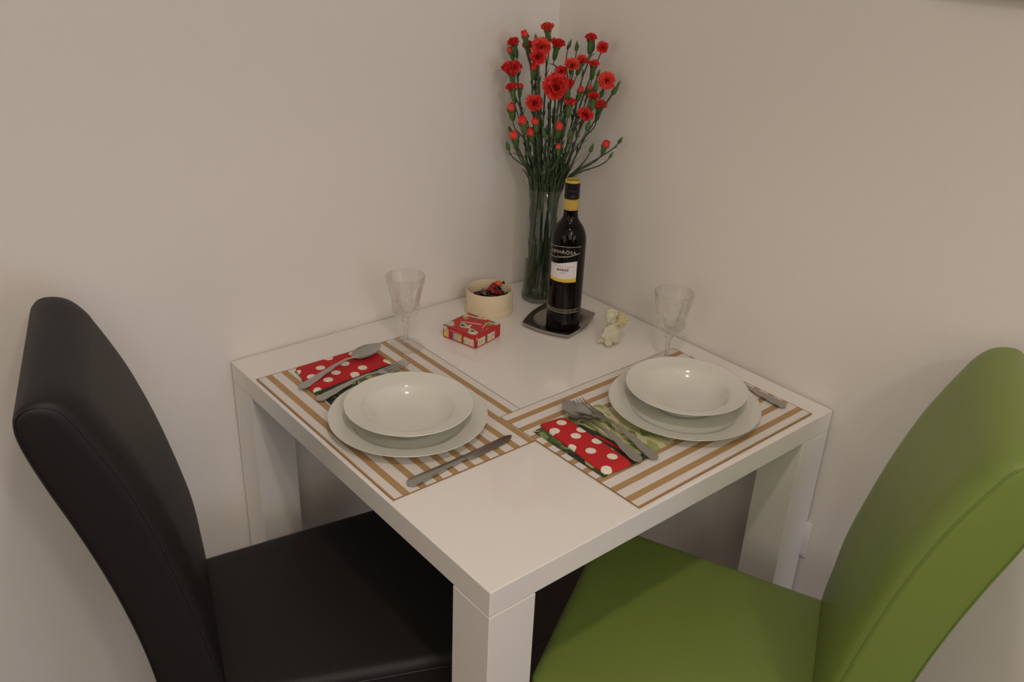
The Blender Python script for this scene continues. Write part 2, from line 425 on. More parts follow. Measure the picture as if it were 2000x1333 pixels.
# ------------------------------------------------------------------ placemats
def placemat(loc, rz, flip, label):
    # local x = across the stripes from the outer edge, local y = along the stripes
    bm = bmesh.new(); W_, L_ = 0.3272, 0.4624
    y0, y1 = (-L_, 0) if flip < 0 else (0, L_)
    e = 0.0009; hf = 0.0005
    box(bm, (hf, y0 + hf, 0.0), (W_ - hf, y1 - hf, 0.0017))
    for lo, hi in (((0, y0), (W_, y0 + e)), ((0, y1 - e), (W_, y1)), ((0, y0 + e), (e, y1 - e)), ((W_ - e, y0 + e), (W_, y1 - e))):
        box(bm, (lo[0], lo[1], 0.0001), (hi[0], hi[1], 0.0020), mi=1)
    o = obj('placemat', bm, [M_mat, M_matedge], None, False, loc=loc, rot=(0, 0, rz))
    return tag(o, label, 'placemat', 'striped placemats')
placemat((-0.7929, -0.0956, H), 0.0, -1, 'tan and white striped placemat on the left, under the plates beside the black chair')
# second mat: outer edge faces the camera side; stripes run along x.  local x -> world +y, local y -> world -x
placemat((-0.5092, -0.7919, H + 0.0004), PI / 2 + 0.0118, -1, 'tan and white striped placemat on the right, its left corner overlapping the other mat')

# ------------------------------------------------------------------ plates
def dinner_plate(loc, label):
    bm = bmesh.new()
    prof = [(0.0, 0.0042), (0.060, 0.0042), (0.084, 0.0048), (0.090, 0.0062), (0.0945, 0.0095), (0.0985, 0.0128), (0.104, 0.0142), (0.118, 0.0178), (0.130, 0.0208), (0.1335, 0.0218), (0.1345, 0.0225), (0.1349, 0.0218), (0.1345, 0.0205), (0.131, 0.0190), (0.118, 0.0150), (0.103, 0.0106), (0.097, 0.0075), (0.091, 0.0035), (0.0885, 0.0), (0.083, 0.0), (0.081, 0.0018), (0.0, 0.0018)]
    lathe(bm, prof, 128)
    return tag(obj('dinner_plate', bm, M_china, None, True, loc=loc), label, 'plate', 'dinner plates')
def soup_plate(loc, label, tilt=(0, 0, 0)):
    bm = bmesh.new()
    prof = [(0.0, 0.0052), (0.035, 0.0054), (0.050, 0.0068), (0.060, 0.0105), (0.068, 0.0165), (0.0735, 0.0235), (0.0765, 0.0282), (0.0795, 0.0308), (0.085, 0.0328), (0.097, 0.0366), (0.1055, 0.0392), (0.1078, 0.0402), (0.1086, 0.0400), (0.1087, 0.0390), (0.1075, 0.0378), (0.097, 0.0343), (0.084, 0.0302), (0.078, 0.0268), (0.073, 0.0200), (0.066, 0.0125), (0.058, 0.0055), (0.0545, 0.0), (0.050, 0.0), (0.0485, 0.002), (0.0, 0.0024)]
    lathe(bm, prof, 128)
    return tag(obj('soup_plate', bm, M_china, None, True, loc=loc, rot=tilt), label, 'plate', 'soup plates')
MZ = H + 0.0021
dinner_plate((-0.6538, -0.3904, MZ), 'large white dinner plate on the left placemat beneath a soup plate')
soup_plate((-0.6537, -0.3925, MZ + 0.0044), 'white deep soup plate stacked on the left dinner plate')
dinner_plate((-0.2322, -0.6398, MZ + 0.0004), 'large white dinner plate on the right placemat beneath a soup plate')
soup_plate((-0.2173, -0.6289, MZ + 0.0048), 'white deep soup plate stacked slightly off-centre on the right dinner plate')

# ------------------------------------------------------------------ napkins
def sheet(bm, q, z0, th, puff=0.0, wav=0.0, n=24, mi=0, seed=0, rnd=0.0):
    """solid soft sheet over the quadrilateral q (4 xy corners)"""
    A, B, Cc, Dd = [Vector(p) for p in q]
    top, bot = [], []
    for i in range(n + 1):
        u = i / n; rt, rb = [], []
        for j in range(n + 1):
            v = j / n
            uu = 0.5 + (u - 0.5) * (1 - rnd * (2 * v - 1)**6); vv = 0.5 + (v - 0.5) * (1 - rnd * (2 * u - 1)**6)
            p = (A * (1 - uu) + B * uu) * (1 - vv) + (Dd * (1 - uu) + Cc * uu) * vv
            e = min(u, 1 - u, v, 1 - v); k = min(1, e / 0.07); k = math.sqrt(max(0, 1 - (1 - k)**2))
            z = z0 + th * (0.25 + 0.75 * k) + puff * math.sin(PI * u)**0.5 * math.sin(PI * v)**0.5 + wav * noise.noise(Vector((p.x * 25, p.y * 25, seed)))*k
            rt.append(bm.verts.new((p.x, p.y, z))); rb.append(bm.verts.new((p.x, p.y, z0)))
        top.append(rt); bot.append(rb)
    fs = []
    for g in (top, bot):
        for i in range(n):
            for j in range(n): fs.append(bm.faces.new((g[i][j], g[i + 1][j], g[i + 1][j + 1], g[i][j + 1])))
    for i in range(n):
        for j in (0, n): fs.append(bm.faces.new((top[i][j], top[i + 1][j], bot[i + 1][j], bot[i][j])))
        for j in (0, n): fs.append(bm.faces.new((top[j][i], top[j][i + 1], bot[j][i + 1], bot[j][i])))
    for f in fs: f.material_index = mi
def rel(q, c): return [(x - c[0], y - c[1]) for x, y in q]

# left setting
cA = (-0.640, -0.155)
bm = bmesh.new(); sheet(bm, rel([(-0.7290, -0.2580), (-0.563, -0.268), (-0.556, -0.120), (-0.7230, -0.110)], cA), 0, 0.0012, 0, 0.0002)
o = obj('paper_napkin', bm, M_leafy, None, True, loc=(*cA, MZ), angle=60)
tag(o, 'green leaf-printed paper napkin under the red one on the left placemat', 'napkin', 'green paper napkins')
dotsA = [(-0.6017, -0.1189), (-0.682, -0.1355), (-0.7244, -0.1206), (-0.7119, -0.1566), (-0.6363, -0.1474), (-0.6502, -0.1085), (-0.6678, -0.1681), (-0.693, -0.1846), (-0.6176, -0.1798), (-0.6424, -0.1936), (-0.5627, -0.181), (-0.7258, -0.2062)]
t = thing('polka_dot_napkin', 'folded red napkin with white polka dots beneath the spoon on the left placemat', 'napkin', (*cA, MZ + 0.0016), group='red polka dot napkins')
bm = bmesh.new(); sheet(bm, rel([(-0.7372, -0.2065), (-0.5567, -0.1900), (-0.5580, -0.105), (-0.7190, -0.1022)], cA), 0, 0.0045, 0.001, 0.0006, rnd=0.03)
obj('folded_cloth', bm, mat('red_polka_left', (0.5, 0.02, 0.02), 0.8, build=polka(rel(dotsA, cA))), t, True, angle=60)
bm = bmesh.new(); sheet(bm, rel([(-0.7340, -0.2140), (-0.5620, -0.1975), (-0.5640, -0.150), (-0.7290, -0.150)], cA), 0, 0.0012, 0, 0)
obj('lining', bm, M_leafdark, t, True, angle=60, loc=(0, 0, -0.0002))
# right setting
cB = (-0.445, -0.615)
bm = bmesh.new(); sheet(bm, rel([(-0.4975, -0.7045), (-0.3261, -0.7015), (-0.3380, -0.5330), (-0.4980, -0.5350)], cB), 0, 0.0012, 0, 0.0002)
o = obj('paper_napkin', bm, M_leafy, None, True, loc=(*cB, MZ + 0.0004), angle=60)
tag(o, 'green leaf-printed paper napkin spread under the red one and the fork on the right placemat', 'napkin', 'green paper napkins')
dotsB = [(-0.4472, -0.5513), (-0.4743, -0.5638), (-0.4352, -0.5887), (-0.4565, -0.597), (-0.4391, -0.6297), (-0.4864, -0.6173), (-0.4681, -0.6449), (-0.4514, -0.6776), (-0.4840, -0.6970), (-0.4270, -0.662), (-0.4170, -0.700)]
t = thing('polka_dot_napkin', 'folded red napkin with white polka dots beneath the spoon on the right placemat', 'napkin', (*cB, MZ + 0.0020), group='red polka dot napkins')
bm = bmesh.new(); sheet(bm, rel([(-0.4930, -0.7040), (-0.4330, -0.7090), (-0.4270, -0.5330), (-0.4780, -0.5270)], cB), 0, 0.0050, 0.0012, 0.0006, rnd=0.04)
obj('folded_cloth', bm, mat('red_polka_right', (0.5, 0.02, 0.02), 0.8, build=polka(rel(dotsB, cB))), t, True, angle=60)
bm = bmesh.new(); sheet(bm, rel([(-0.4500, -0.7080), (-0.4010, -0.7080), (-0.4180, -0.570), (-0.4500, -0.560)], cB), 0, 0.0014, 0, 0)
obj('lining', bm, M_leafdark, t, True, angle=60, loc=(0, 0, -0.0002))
bm = bmesh.new(); sheet(bm, rel([(-0.4180, -0.7060), (-0.4100, -0.7050), (-0.4220, -0.610), (-0.4260, -0.610)], cB), 0.0012, 0.0016, 0, 0, n=10)
obj('hem', bm, mat('red_hem', (0.5, 0.012, 0.016), 0.8), t, True, angle=60)

# ------------------------------------------------------------------ cutlery (origin at the handle end, +x towards the tip)
def densify(st, n):
    out = []
    for i in range(n + 1):
        s = st[0][0] + (st[-1][0] - st[0][0]) * i / n
        out.append((s, *interp(st, s)))
    return out
HANDLE = [(0.0, 0.0020, 0.0010, 0.0012, 0.0), (0.0015, 0.0024, 0.0052, 0.0018, -0.0003), (0.006, 0.0030, 0.0092, 0.0022, -0.0006), (0.014, 0.0036, 0.0102, 0.0024, -0.0008), (0.03, 0.0052, 0.0090, 0.0024, -0.0008), (0.06, 0.0090, 0.0064, 0.0024, -0.0006), (0.09, 0.0118, 0.0044, 0.0026, -0.0004), (0.115, 0.0122, 0.0032, 0.0028, -0.0002)]
def spoon_mesh():
    bm = bmesh.new()
    st = densify(HANDLE + [(0.128, 0.0098, 0.0032, 0.0026, 0.0), (0.136, 0.0072, 0.0045, 0.0022, 0.0004)], 46)
    bowl = []
    for i in range(1, 31):
        t = i / 30; s = 0.136 + 0.070 * t
        hw = 0.0225 * (math.sin(PI * min(1, t * 0.93 + 0.07))**0.62) * (1 - 0.12 * t) if t < 1 else 0.0015
        hw = max(hw, 0.0022 if t > 0.9 else 0.0048)
        rim = 0.0074 + 0.0020 * t * t + 0.0008 * math.sin(PI * t)
        dep = 0.0068 * math.sin(PI * t**0.9)**0.8 * (hw / 0.0215)
        bowl.append((s, rim - dep, hw, 0.0013, dep))
    loft_sheet(bm, st + bowl, 13); return bm
def fork_mesh():
    bm = bmesh.new()
    st = densify(HANDLE + [(0.130, 0.0095, 0.0034, 0.0026, 0.0), (0.142, 0.0058, 0.0070, 0.0020, 0.0004), (0.150, 0.0040, 0.0108, 0.0018, 0.0006), (0.158, 0.0032, 0.0122, 0.0017, 0.0007)], 50)
    loft_sheet(bm, st, 11)
    for k in range(4):
        y0 = -0.0101 + 0.00673 * k
        rings = []
        for i in range(9):
            t = i / 8; s = 0.156 + 0.052 * t; z = 0.0038 - 0.0016 * math.sin(PI * t * 0.8) + 0.0052 * t * t; hw = 0.0019 * (1 - 0.6 * t**3); th = 0.0016 * (1 - 0.4 * t)
            yy = y0 * (1 - 0.04 * t)
            rings.append([bm.verts.new((s, yy - hw, z)), bm.verts.new((s, yy + hw, z)), bm.verts.new((s, yy + hw, z - th)), bm.verts.new((s, yy - hw, z - th))])
        for A, B in zip(rings, rings[1:]):
            for q in range(4): bm.faces.new((A[q], A[(q + 1) % 4], B[(q + 1) % 4], B[q]))
        bm.faces.new(rings[0]); bm.faces.new(rings[-1])
    return bm
def knife(loc, rz, label, ry=0.0):
    t = thing('table_knife', label, 'knife', loc, group='table knives', rot=(0, ry, rz))
    bm = bmesh.new()
    st = densify([(0.0, 0.0045, 0.0012, 0.003, 0.0), (0.002, 0.0055, 0.0062, 0.0042, -0.0004), (0.008, 0.0062, 0.0096, 0.0052, -0.0010), (0.022, 0.0066, 0.0098, 0.0060, -0.0012), (0.05, 0.0066, 0.0080, 0.0062, -0.0012), (0.085, 0.0064, 0.0058, 0.0060, -0.0010), (0.105, 0.0062, 0.0056, 0.0058, -0.0010), (0.112, 0.0060, 0.0070, 0.0055, -0.0008), (0.116, 0.0050, 0.0064, 0.0036, -0.0002)], 40)
    loft_sheet(bm, st, 11); 
    obj('handle', bm, M_steel, t, True, angle=70)
    bm = bmesh.new(); rings = []
    for i in range(31):
        x = i / 30; s = 0.114 + 0.106 * x
        spine = 0.0062 + 0.0006 * x - 0.0050 * max(0, (x - 0.88) / 0.12)**2
        belly = -0.0062 - 0.0044 * min(1, x / 0.12) + 0.0105 * max(0, (x - 0.70) / 0.30)**2.2
        th = 0.0018 * (1 - 0.4 * x)
        z = 0.0042 - 0.0010 * x
        rings.append([bm.verts.new((s, spine, z)), bm.verts.new((s, (spine + belly) / 2, z)), bm.verts.new((s, belly, z - th * 0.6)), bm.verts.new((s, (spine + belly) / 2, z - th)), bm.verts.new((s, spine, z - th))])
    for A, B in zip(rings, rings[1:]):
        for q in range(5): bm.faces.new((A[q], A[(q + 1) % 5], B[(q + 1) % 5], B[q]))
    bm.faces.new(rings[0]); bm.faces.new(rings[-1])
    obj('blade', bm, M_pewter if False else M_steel, t, True, angle=40)
    return t
def aimed(a, b): return math.atan2(b[1] - a[1], b[0] - a[0])
NZ = MZ + 0.0016 + 0.0056
o = obj('spoon', spoon_mesh(), M_steel, None, True, angle=60, loc=(-0.7490, -0.1800, MZ + 0.0026), rot=(0, math.radians(-2.3), aimed((-0.749, -0.180), (-0.542, -0.131))))
tag(o, 'steel tablespoon lying across the left polka dot napkin', 'spoon', 'table spoons')
o = obj('fork', fork_mesh(), M_steel, None, True, angle=60, loc=(-0.7441, -0.2335, MZ + 0.0014), rot=(0, math.radians(-0.3), aimed((-0.7441, -0.2335), (-0.535, -0.2085))))
tag(o, 'steel fork between the left polka dot napkin and the plates', 'fork', 'table forks')
knife((-0.7570, -0.5430, MZ + 0.0002), aimed((-0.757, -0.543), (-0.5415, -0.5275)), 'steel table knife on the left placemat, in front of the plates')
o = obj('spoon', spoon_mesh(), M_steel, None, True, angle=60, loc=(-0.4262, -0.7160, MZ + 0.0074), rot=(0, math.radians(-1.0), aimed((-0.4262, -0.716), (-0.4060, -0.5100))))
tag(o, 'steel tablespoon lying across the right polka dot napkin', 'spoon', 'table spoons')
o = obj('fork', fork_mesh(), M_steel, None, True, angle=60, loc=(-0.3941, -0.7230, MZ + 0.0030), rot=(0, math.radians(-1.2), aimed((-0.3941, -0.723), (-0.3760, -0.5135))))
tag(o, 'steel fork resting beside the spoon on the green paper of the right placemat', 'fork', 'table forks')
knife((-0.0732, -0.7470, MZ + 0.0006), aimed((-0.0732, -0.747), (-0.0639, -0.530)), 'steel table knife on the right placemat, between the plates and the wall')

# ------------------------------------------------------------------ wine glasses
def wine_glass(loc, label, rz=0.0):
    t = thing('wine_glass', label, 'glass', loc, rz, 'cut crystal wine glasses')
    def facet(a, z):
        if z < 0.066: return 1 + 0.03 * math.cos(8 * a) if 0.018 < z < 0.06 else 1
        if z < 0.096: return 1 + 0.07 * abs(math.sin(8 * a + (z - 0.066) * 210)) * math.sin(PI * (z - 0.066) / 0.03) + 0.07 * abs(math.sin(8 * a - (z - 0.066) * 210)) * math.sin(PI * (z - 0.066) / 0.03)
        if z < 0.137: return 1 - 0.060 * abs(math.cos(8 * a)) * math.sin(PI * (z - 0.094) / 0.045)
        return 1
    outer = [(0.010, 0.066), (0.017, 0.069), (0.0215, 0.0735), (0.0238, 0.078), (0.0250, 0.082), (0.0256, 0.086), (0.0260, 0.090), (0.0266, 0.094), (0.0280, 0.100), (0.0300, 0.109), (0.0320, 0.118), (0.0338, 0.126), (0.0356, 0.134), (0.0368, 0.140), (0.0376, 0.146), (0.0383, 0.153)]
    inner = [(0.0374, 0.1533), (0.0367, 0.146), (0.0348, 0.135), (0.0328, 0.126), (0.0308, 0.117), (0.0286, 0.108), (0.0262, 0.099), (0.0240, 0.091), (0.0215, 0.084), (0.016, 0.0775), (0.008, 0.074), (0.0, 0.073)]
    def mod(a, z, st=[0]): return facet(a, z)
    bm = bmesh.new()
    fine = [(0.0, 0.0655)]
    for (r0, z0), (r1, z1) in zip(outer, outer[1:]):
        for q in range(4): fine.append((r0 + (r1 - r0) * q / 4, z0 + (z1 - z0) * q / 4))
    lathe(bm, fine + [outer[-1]], 128, facet)
    k = len(bm.verts)
    lathe(bm, [outer[-1]] + inner, 128)
    bmesh.ops.remove_doubles(bm, verts=bm.verts[:], dist=1e-5)
    obj('cup', bm, M_crystal, t, True, angle=35)
    bm = bmesh.new()
    lathe(bm, [(0.0, 0.008), (0.0052, 0.010), (0.0062, 0.0125), (0.0048, 0.016), (0.0042, 0.022), (0.0046, 0.034), (0.0056, 0.046), (0.0060, 0.051), (0.0052, 0.0535), (0.0076, 0.056), (0.0088, 0.0585), (0.0076, 0.061), (0.0056, 0.063), (0.0080, 0.0654), (0.0, 0.0655)], 48, facet)
    obj('stem', bm, M_stemglass, t, True, angle=35)
    bm = bmesh.new()
    lathe(bm, [(0.0, 0.0), (0.0355, 0.0), (0.0362, 0.0008), (0.0355, 0.0017), (0.026, 0.0026), (0.014, 0.0046), (0.0085, 0.0075), (0.0, 0.008)], 64)
    obj('foot', bm, M_foot, t, True, angle=50)
    return t
wine_glass((-0.4920, -0.1390, MZ), 'cut crystal wine glass on the corner of the left placemat')
wine_glass((-0.1105, -0.4920, H + 0.0003), 'cut crystal wine glass behind the right plates near the wall', 0.3)

# ------------------------------------------------------------------ wine bottle on its metal coaster
cT = Vector((-0.157, -0.2265, 0))
corners = [Vector((-0.2385, -0.1995, 0)), Vector((-0.2010, -0.3045, 0)), Vector((-0.0740, -0.2545, 0)), Vector((-0.1125, -0.1480, 0))]
bm = bmesh.new(); NS = 16
ring = []
for i in range(4):
    a, b = corners[i], corners[(i + 1) % 4]
    nrm = Vector(((b - a).y, -(b - a).x, 0)).normalized()
    if nrm.dot((a + b) / 2 - cT) < 0: nrm = -nrm
    for k in range(NS):
        t_ = k / NS; ring.append((a.lerp(b, t_) + nrm * 0.0085 * math.sin(PI * t_)**0.9 - cT).to_2d())
angs = [math.atan2(p.y, p.x) for p in ring]
cB_ = Vector((-0.1617, -0.2445)) - cT.to_2d()
levels = []
def lvl(f, z, circ=None):
    r = []
    for p, a in zip(ring, angs):
        q = p * f
        if circ is not None:
            q = cB_ * 0.55 + Vector((math.cos(a), math.sin(a))) * circ
        r.append(bm.verts.new((q.x, q.y, z)))
    levels.append(r)
lvl(0.90, 0.0); lvl(0.975, 0.0045); lvl(1.0, 0.0098); lvl(1.0, 0.0112); lvl(0.985, 0.0115); lvl(0.93, 0.0104); lvl(0.86, 0.0098); lvl(0, 0.0096, 0.0600); lvl(0, 0.0072, 0.0575); lvl(0, 0.0068, 0.0535); lvl(0, 0.0044, 0.0510); lvl(0, 0.0041, 0.0470); lvl(0, 0.0020, 0.0450); lvl(0, 0.0020, 0.020)
for A, B in zip(levels, levels[1:]):
    n = len(A)
    for k in range(n): bm.faces.new((A[k], A[(k + 1) % n], B[(k + 1) % n], B[k]))
bm.faces.new(levels[-1]); bm.faces.new(levels[0])
o = obj('bottle_coaster', bm, M_pewter, None, True, loc=(cT.x, cT.y, H), angle=75)
tag(o, 'square dark metal coaster with a round well under the wine bottle', 'coaster')

BC = (-0.1617, -0.2445, H + 0.0021); BR = 0.0363
t = thing('wine_bottle', 'dark wine bottle with a white and yellow label and gold neck band on the coaster', 'bottle', BC)
M_bottle = mat('dark_bottle_glass', (0.004, 0.003, 0.003), 0.05, spec=0.22)
bm = bmesh.new()
lathe(bm, [(0.0, 0.004), (0.024, 0.0008), (0.032, 0.0), (0.0350, 0.0015), (0.0362, 0.005), (BR, 0.012), (BR, 0.188), (0.0361, 0.195), (0.0352, 0.203), (0.0332, 0.211), (0.0300, 0.219), (0.0258, 0.226), (0.0212, 0.232), (0.0178, 0.237), (0.0156, 0.243), (0.0147, 0.250), (0.0145, 0.258), (0.0143, 0.30), (0.0143, 0.312), (0.0, 0.312)], 96)
obj('glass_body', bm, M_bottle, t, True, angle=60)
M_gold = mat('gold_foil', (0.66, 0.46, 0.10), 0.40, metal=0.5)
bm = bmesh.new(); lathe(bm, [(0.0146, 0.2590), (0.0151, 0.2592), (0.0151, 0.2818), (0.0146, 0.2820)], 64, closed=True); 
band = obj('neck_band', bm, M_gold, t, True, angle=50)
bm = bmesh.new()
for k in range(28):
    if k % 7 in (0, 3): continue
    a = 2 * PI * k / 28
    for z in (0.2606, 0.2792):
        M_ = Matrix.Rotation(a, 4, 'Z') @ Matrix.Translation((0.0151, 0, z))
        box(bm, (-0.0002, -0.0007, 0), (0.0002, 0.0007, 0.0010), M=M_)
obj('band_print', bm, mat('dark_print', (0.03, 0.022, 0.01), 0.5), band, False)
def capmod(a, z): return 1 + (0.006 * math.cos(60 * a) if 0.3055 < z < 0.3115 else 0)
bm = bmesh.new(); lathe(bm, [(0.0144, 0.2815), (0.0152, 0.2818), (0.0152, 0.2905), (0.0148, 0.2910), (0.0148, 0.2925), (0.0152, 0.2930), (0.0152, 0.3000), (0.0149, 0.3005), (0.0149, 0.3015), (0.0152, 0.3020), (0.0152, 0.3150), (0.0144, 0.3150)], 120, capmod, closed=True)
cap = obj('screw_cap', bm, mat('black_cap', (0.006, 0.005, 0.008), 0.42, spec=0.25), t, True, angle=50)
bm = bmesh.new(); lathe(bm, [(0.0, 0.3115), (0.0152, 0.3145), (0.0155, 0.3155), (0.0155, 0.3180), (0.0149, 0.3192), (0.0142, 0.3190), (0.0136, 0.3182), (0.0, 0.3180)], 64)
obj('cap_top', bm, mat('gold_cap', (0.62, 0.47, 0.07), 0.36, metal=0.5), cap, True, angle=50)
def wrap(th, z, r): 
    a = math.radians(th); return (r * math.cos(a), r * math.sin(a), z)
def band_strip(bm, f0, f1, th0, th1, r, n=40, mi=0, inner=0.0003):
    rows = []
    for i in range(n + 1):
        u = i / n; th = th0 + (th1 - th0) * u; za, zb = f0(u), f1(u)
        rows.append([bm.verts.new(wrap(th, za, r)), bm.verts.new(wrap(th, zb, r)), bm.verts.new(wrap(th, zb, r - inner)), bm.verts.new(wrap(th, za, r - inner))])
    for A, B in zip(rows, rows[1:]):
        for q in range(4): bm.faces.new((A[q], A[(q + 1) % 4], B[(q + 1) % 4], B[q])).material_index = mi
    for R_ in (rows[0], rows[-1]): bm.faces.new(R_).material_index = mi
L0, L1 = -196.0, -100.5
bm = bmesh.new()
ztop = lambda u: 0.1500 + 0.0080 * u - 0.0010 * math.sin(2 * PI * u)
zmid = lambda u: 0.1200 - 0.0020 * math.sin(PI * u) + 0.0025 * u
zbot = lambda u: 0.1130 - 0.0006 * math.sin(PI * u)
band_strip(bm, zmid, ztop, L0, L1, BR + 0.00035, mi=0)
band_strip(bm, zbot, zmid, L0, L1, BR + 0.00035, mi=1)
lab = obj('label', bm, [mat('label_paper', (0.72, 0.68, 0.70), 0.5), mat('label_yellow', (0.74, 0.50, 0.05), 0.5)], t, True, angle=60)
M_silver = mat('silver_print', (0.50, 0.46, 0.38), 0.4, metal=0.3)
M_ink = mat('black_ink', (0.02, 0.018, 0.02), 0.5)
def text_mesh(s, size, spacing=1.0, weight=0.0):
    cu = D.curves.new('txt', 'FONT'); cu.body = s; cu.size = size; cu.align_x = 'CENTER'; cu.space_character = spacing; cu.offset = weight; cu.extrude = 0.00012
    cu.resolution_u = 4
    o_ = D.objects.new('txt', cu); C.objects.link(o_)
    dg = bpy.context.evaluated_depsgraph_get(); dg.update()
    me = D.meshes.new_from_object(o_.evaluated_get(dg))
    D.objects.remove(o_); return me
def wrapped_text(name, s, size, th_c, zf, r, m, parent, width_deg, spacing=1.0, weight=0.0, tall=1.0):
    me = text_mesh(s, size, spacing, weight)
    xs = [v.co.x for v in me.vertices]; w_ = max(xs) - min(xs); x0 = (max(xs) + min(xs)) / 2
    for v in me.vertices:
        u = (v.co.x - x0) / w_
        th = th_c + u * width_deg
        v.co = wrap(th, zf(u) + v.co.y * tall, r + v.co.z)
    me.name = name
    o_ = D.objects.new(name, me); C.objects.link(o_); me.materials.append(m); o_.parent = parent
    return o_
# brand wording between two curved silver rules
zc = lambda u: 0.1722 + 0.0022 * math.cos(PI * u) * 1.0 + 0.0018 * u
wrapped_text('brand_lettering', 'CIMAROSA', 0.0100, -152, zc, BR + 0.0003, M_silver, t, 92, 1.02, 0.0, 1.0)
f1 = lambda u: 0.1835 + 0.0048 * min(1, u * 2.0) + 0.0006 * math.sin(PI * u)
f2 = lambda u: 0.1640 + 0.0020 * math.sin(-PI * u * 1.2) * (1 - u) + 0.0105 * u * u
f3 = lambda u: 0.1675 + 0.0075 * u * u
for ff, wd_, ta, tb in ((f1, 0.00085, -222, -88), (f2, 0.0009, -216, -90), (f3, 0.0005, -168, -100), (lambda u: 0.0505, 0.0007, -222, -78), (lambda u: 0.0436, 0.0008, -222, -78)):
    bm = bmesh.new(); band_strip(bm, lambda u: ff(u), lambda u: ff(u) + wd_, ta, tb, BR + 0.0003)
    obj('silver_rule', bm, M_silver, t, True, angle=50)
bm = bmesh.new()
rnd = random.Random(4)
th = -206.0
while th < -92:
    wdt = rnd.uniform(1.2, 2.6)
    band_strip(bm, lambda u: 0.0466, lambda u: 0.0466 + 0.0018 * rnd.uniform(0.7, 1), th, th + wdt, BR + 0.0003, n=2)
    th += wdt + rnd.choice((0.9, 0.9, 0.9, 2.6))
obj('small_print', bm, mat('dull_gold_print', (0.38, 0.28, 0.10), 0.5), t, False)
wrapped_text('grape_lettering', 'SHIRAZ', 0.0062, -147, lambda u: 0.1372 + 0.0012 * u, BR + 0.0005, M_ink, lab, 40, 1.25, 0.00025)
bm = bmesh.new(); th = -188
while th < -110:
    wdt = rnd.uniform(1.0, 2.2); u0 = (th + 188) / 78
    band_strip(bm, lambda u: 0.1478 - 0.0022 * math.sin(PI * u0 * 0.9), lambda u: 0.1487 - 0.0022 * math.sin(PI * u0 * 0.9), th, th + wdt, BR + 0.0005, n=2); th += wdt + 0.9
th = -157
while th < -138:
    wdt = 2.0; band_strip(bm, lambda u: 0.1318, lambda u: 0.1332, th, th + wdt, BR + 0.0005, n=2); th += wdt + 1.1
obj('fine_print', bm, mat('grey_ink', (0.30, 0.28, 0.27), 0.5), lab, False)

# ------------------------------------------------------------------ round wooden box with wrapped chocolates
def woodchip(nt, b):
    mp = N(nt, 'ShaderNodeMapping'); mp.inputs['Scale'].default_value = (1, 1, 9.0); nt.links.new(objco(nt), mp.inputs[0])
    n = N(nt, 'ShaderNodeTexNoise', i_Scale=45.0, i_Detail=4.0); nt.links.new(mp.outputs[0], n.inputs['Vector'])
    nt.links.new(mixc(nt, n.outputs[0], (0.66, 0.54, 0.34), (0.80, 0.70, 0.50)), b.inputs['Base Color'])
M_chip = mat('pale_wood_veneer', (0.7, 0.6, 0.4), 0.6, build=woodchip)
RB = (-0.2430, -0.0910, H)
t = thing('round_box', 'round pale wooden box without its lid, filled with wrapped chocolates', 'box', RB)
bm = bmesh.new(); lathe(bm, [(0.0, 0.0035), (0.0484, 0.0035), (0.0486, 0.0534), (0.0492, 0.0540), (0.0500, 0.0540), (0.0505, 0.0534), (0.0507, 0.0016), (0.0, 0.0016)], 80)
body = obj('side_wall', bm, M_chip, t, True, angle=50)
bm = bmesh.new(); lathe(bm, [(0.0, 0.0), (0.0528, 0.0), (0.0530, 0.0160), (0.0524, 0.0166), (0.0510, 0.0164), (0.0508, 0.0012), (0.0, 0.0012)], 80)
obj('base_rim', bm, M_chip, t, True, angle=50)
bm = bmesh.new(); box(bm, (0.0506, -0.006, 0.003), (0.0516, 0.007, 0.0505), 0.0003, M=Matrix.Rotation(math.radians(-50), 4, 'Z'))
obj('overlap_seam', bm, M_chip, t, True, angle=40)
foils = [mat('dark_brown_foil', (0.035, 0.012, 0.010), 0.28, metal=0.3), mat('red_foil', (0.30, 0.02, 0.02), 0.26, metal=0.4), mat('orange_foil', (0.80, 0.13, 0.02), 0.28, metal=0.2), mat('black_green_foil', (0.015, 0.025, 0.018), 0.25, metal=0.3), mat('gold_cream_foil', (0.62, 0.38, 0.22), 0.35, metal=0.2)]
fname = ['dark brown', 'deep red', 'bright orange', 'black-green', 'peach gold']
def choc(loc, rot, mi, label, ends=None, L=0.0165):
    bm = bmesh.new(); e = ends if ends is not None else mi
    q = box(bm, (-L, -0.0068, -0.005), (L, 0.0068, 0.005), 0.0018, 3)
    t_ = thing('wrapped_chocolate', label, 'chocolate', loc, group='wrapped chocolates in the round box', rot=rot)
    obj('wrapper', bm, foils[mi], t_, True, angle=40)
    for sx in (-1, 1):
        bm = bmesh.new(); rows = []
        for i in range(5):
            x = sx * (L - 0.001 + 0.0022 * i); hw = (0.0030, 0.0018, 0.0034, 0.0052, 0.0062)[i]
            rows.append([(x, -hw + hw * k / 3, 0.0008 * ((k % 2) * 2 - 1) * (i > 0)) for k in range(7)])
        vs = [[bm.verts.new(p) for p in r] for r in rows]; vb = [[bm.verts.new((p[0], p[1], p[2] - 0.0005)) for p in r] for r in rows]
        for g in (vs, vb):
            for i in range(4):
                for k in range(6): bm.faces.new((g[i][k], g[i][k + 1], g[i + 1][k + 1], g[i + 1][k]))
        for i in range(4):
            for k in (0, 6): bm.faces.new((vs[i][k], vs[i + 1][k], vb[i + 1][k], vb[i][k]))
        for k in range(6):
            for i in (0, 4): bm.faces.new((vs[i][k], vs[i][k + 1], vb[i][k + 1], vb[i][k]))
        obj('twist_end', bm, foils[e], t_, False)
bz = H + 0.0065
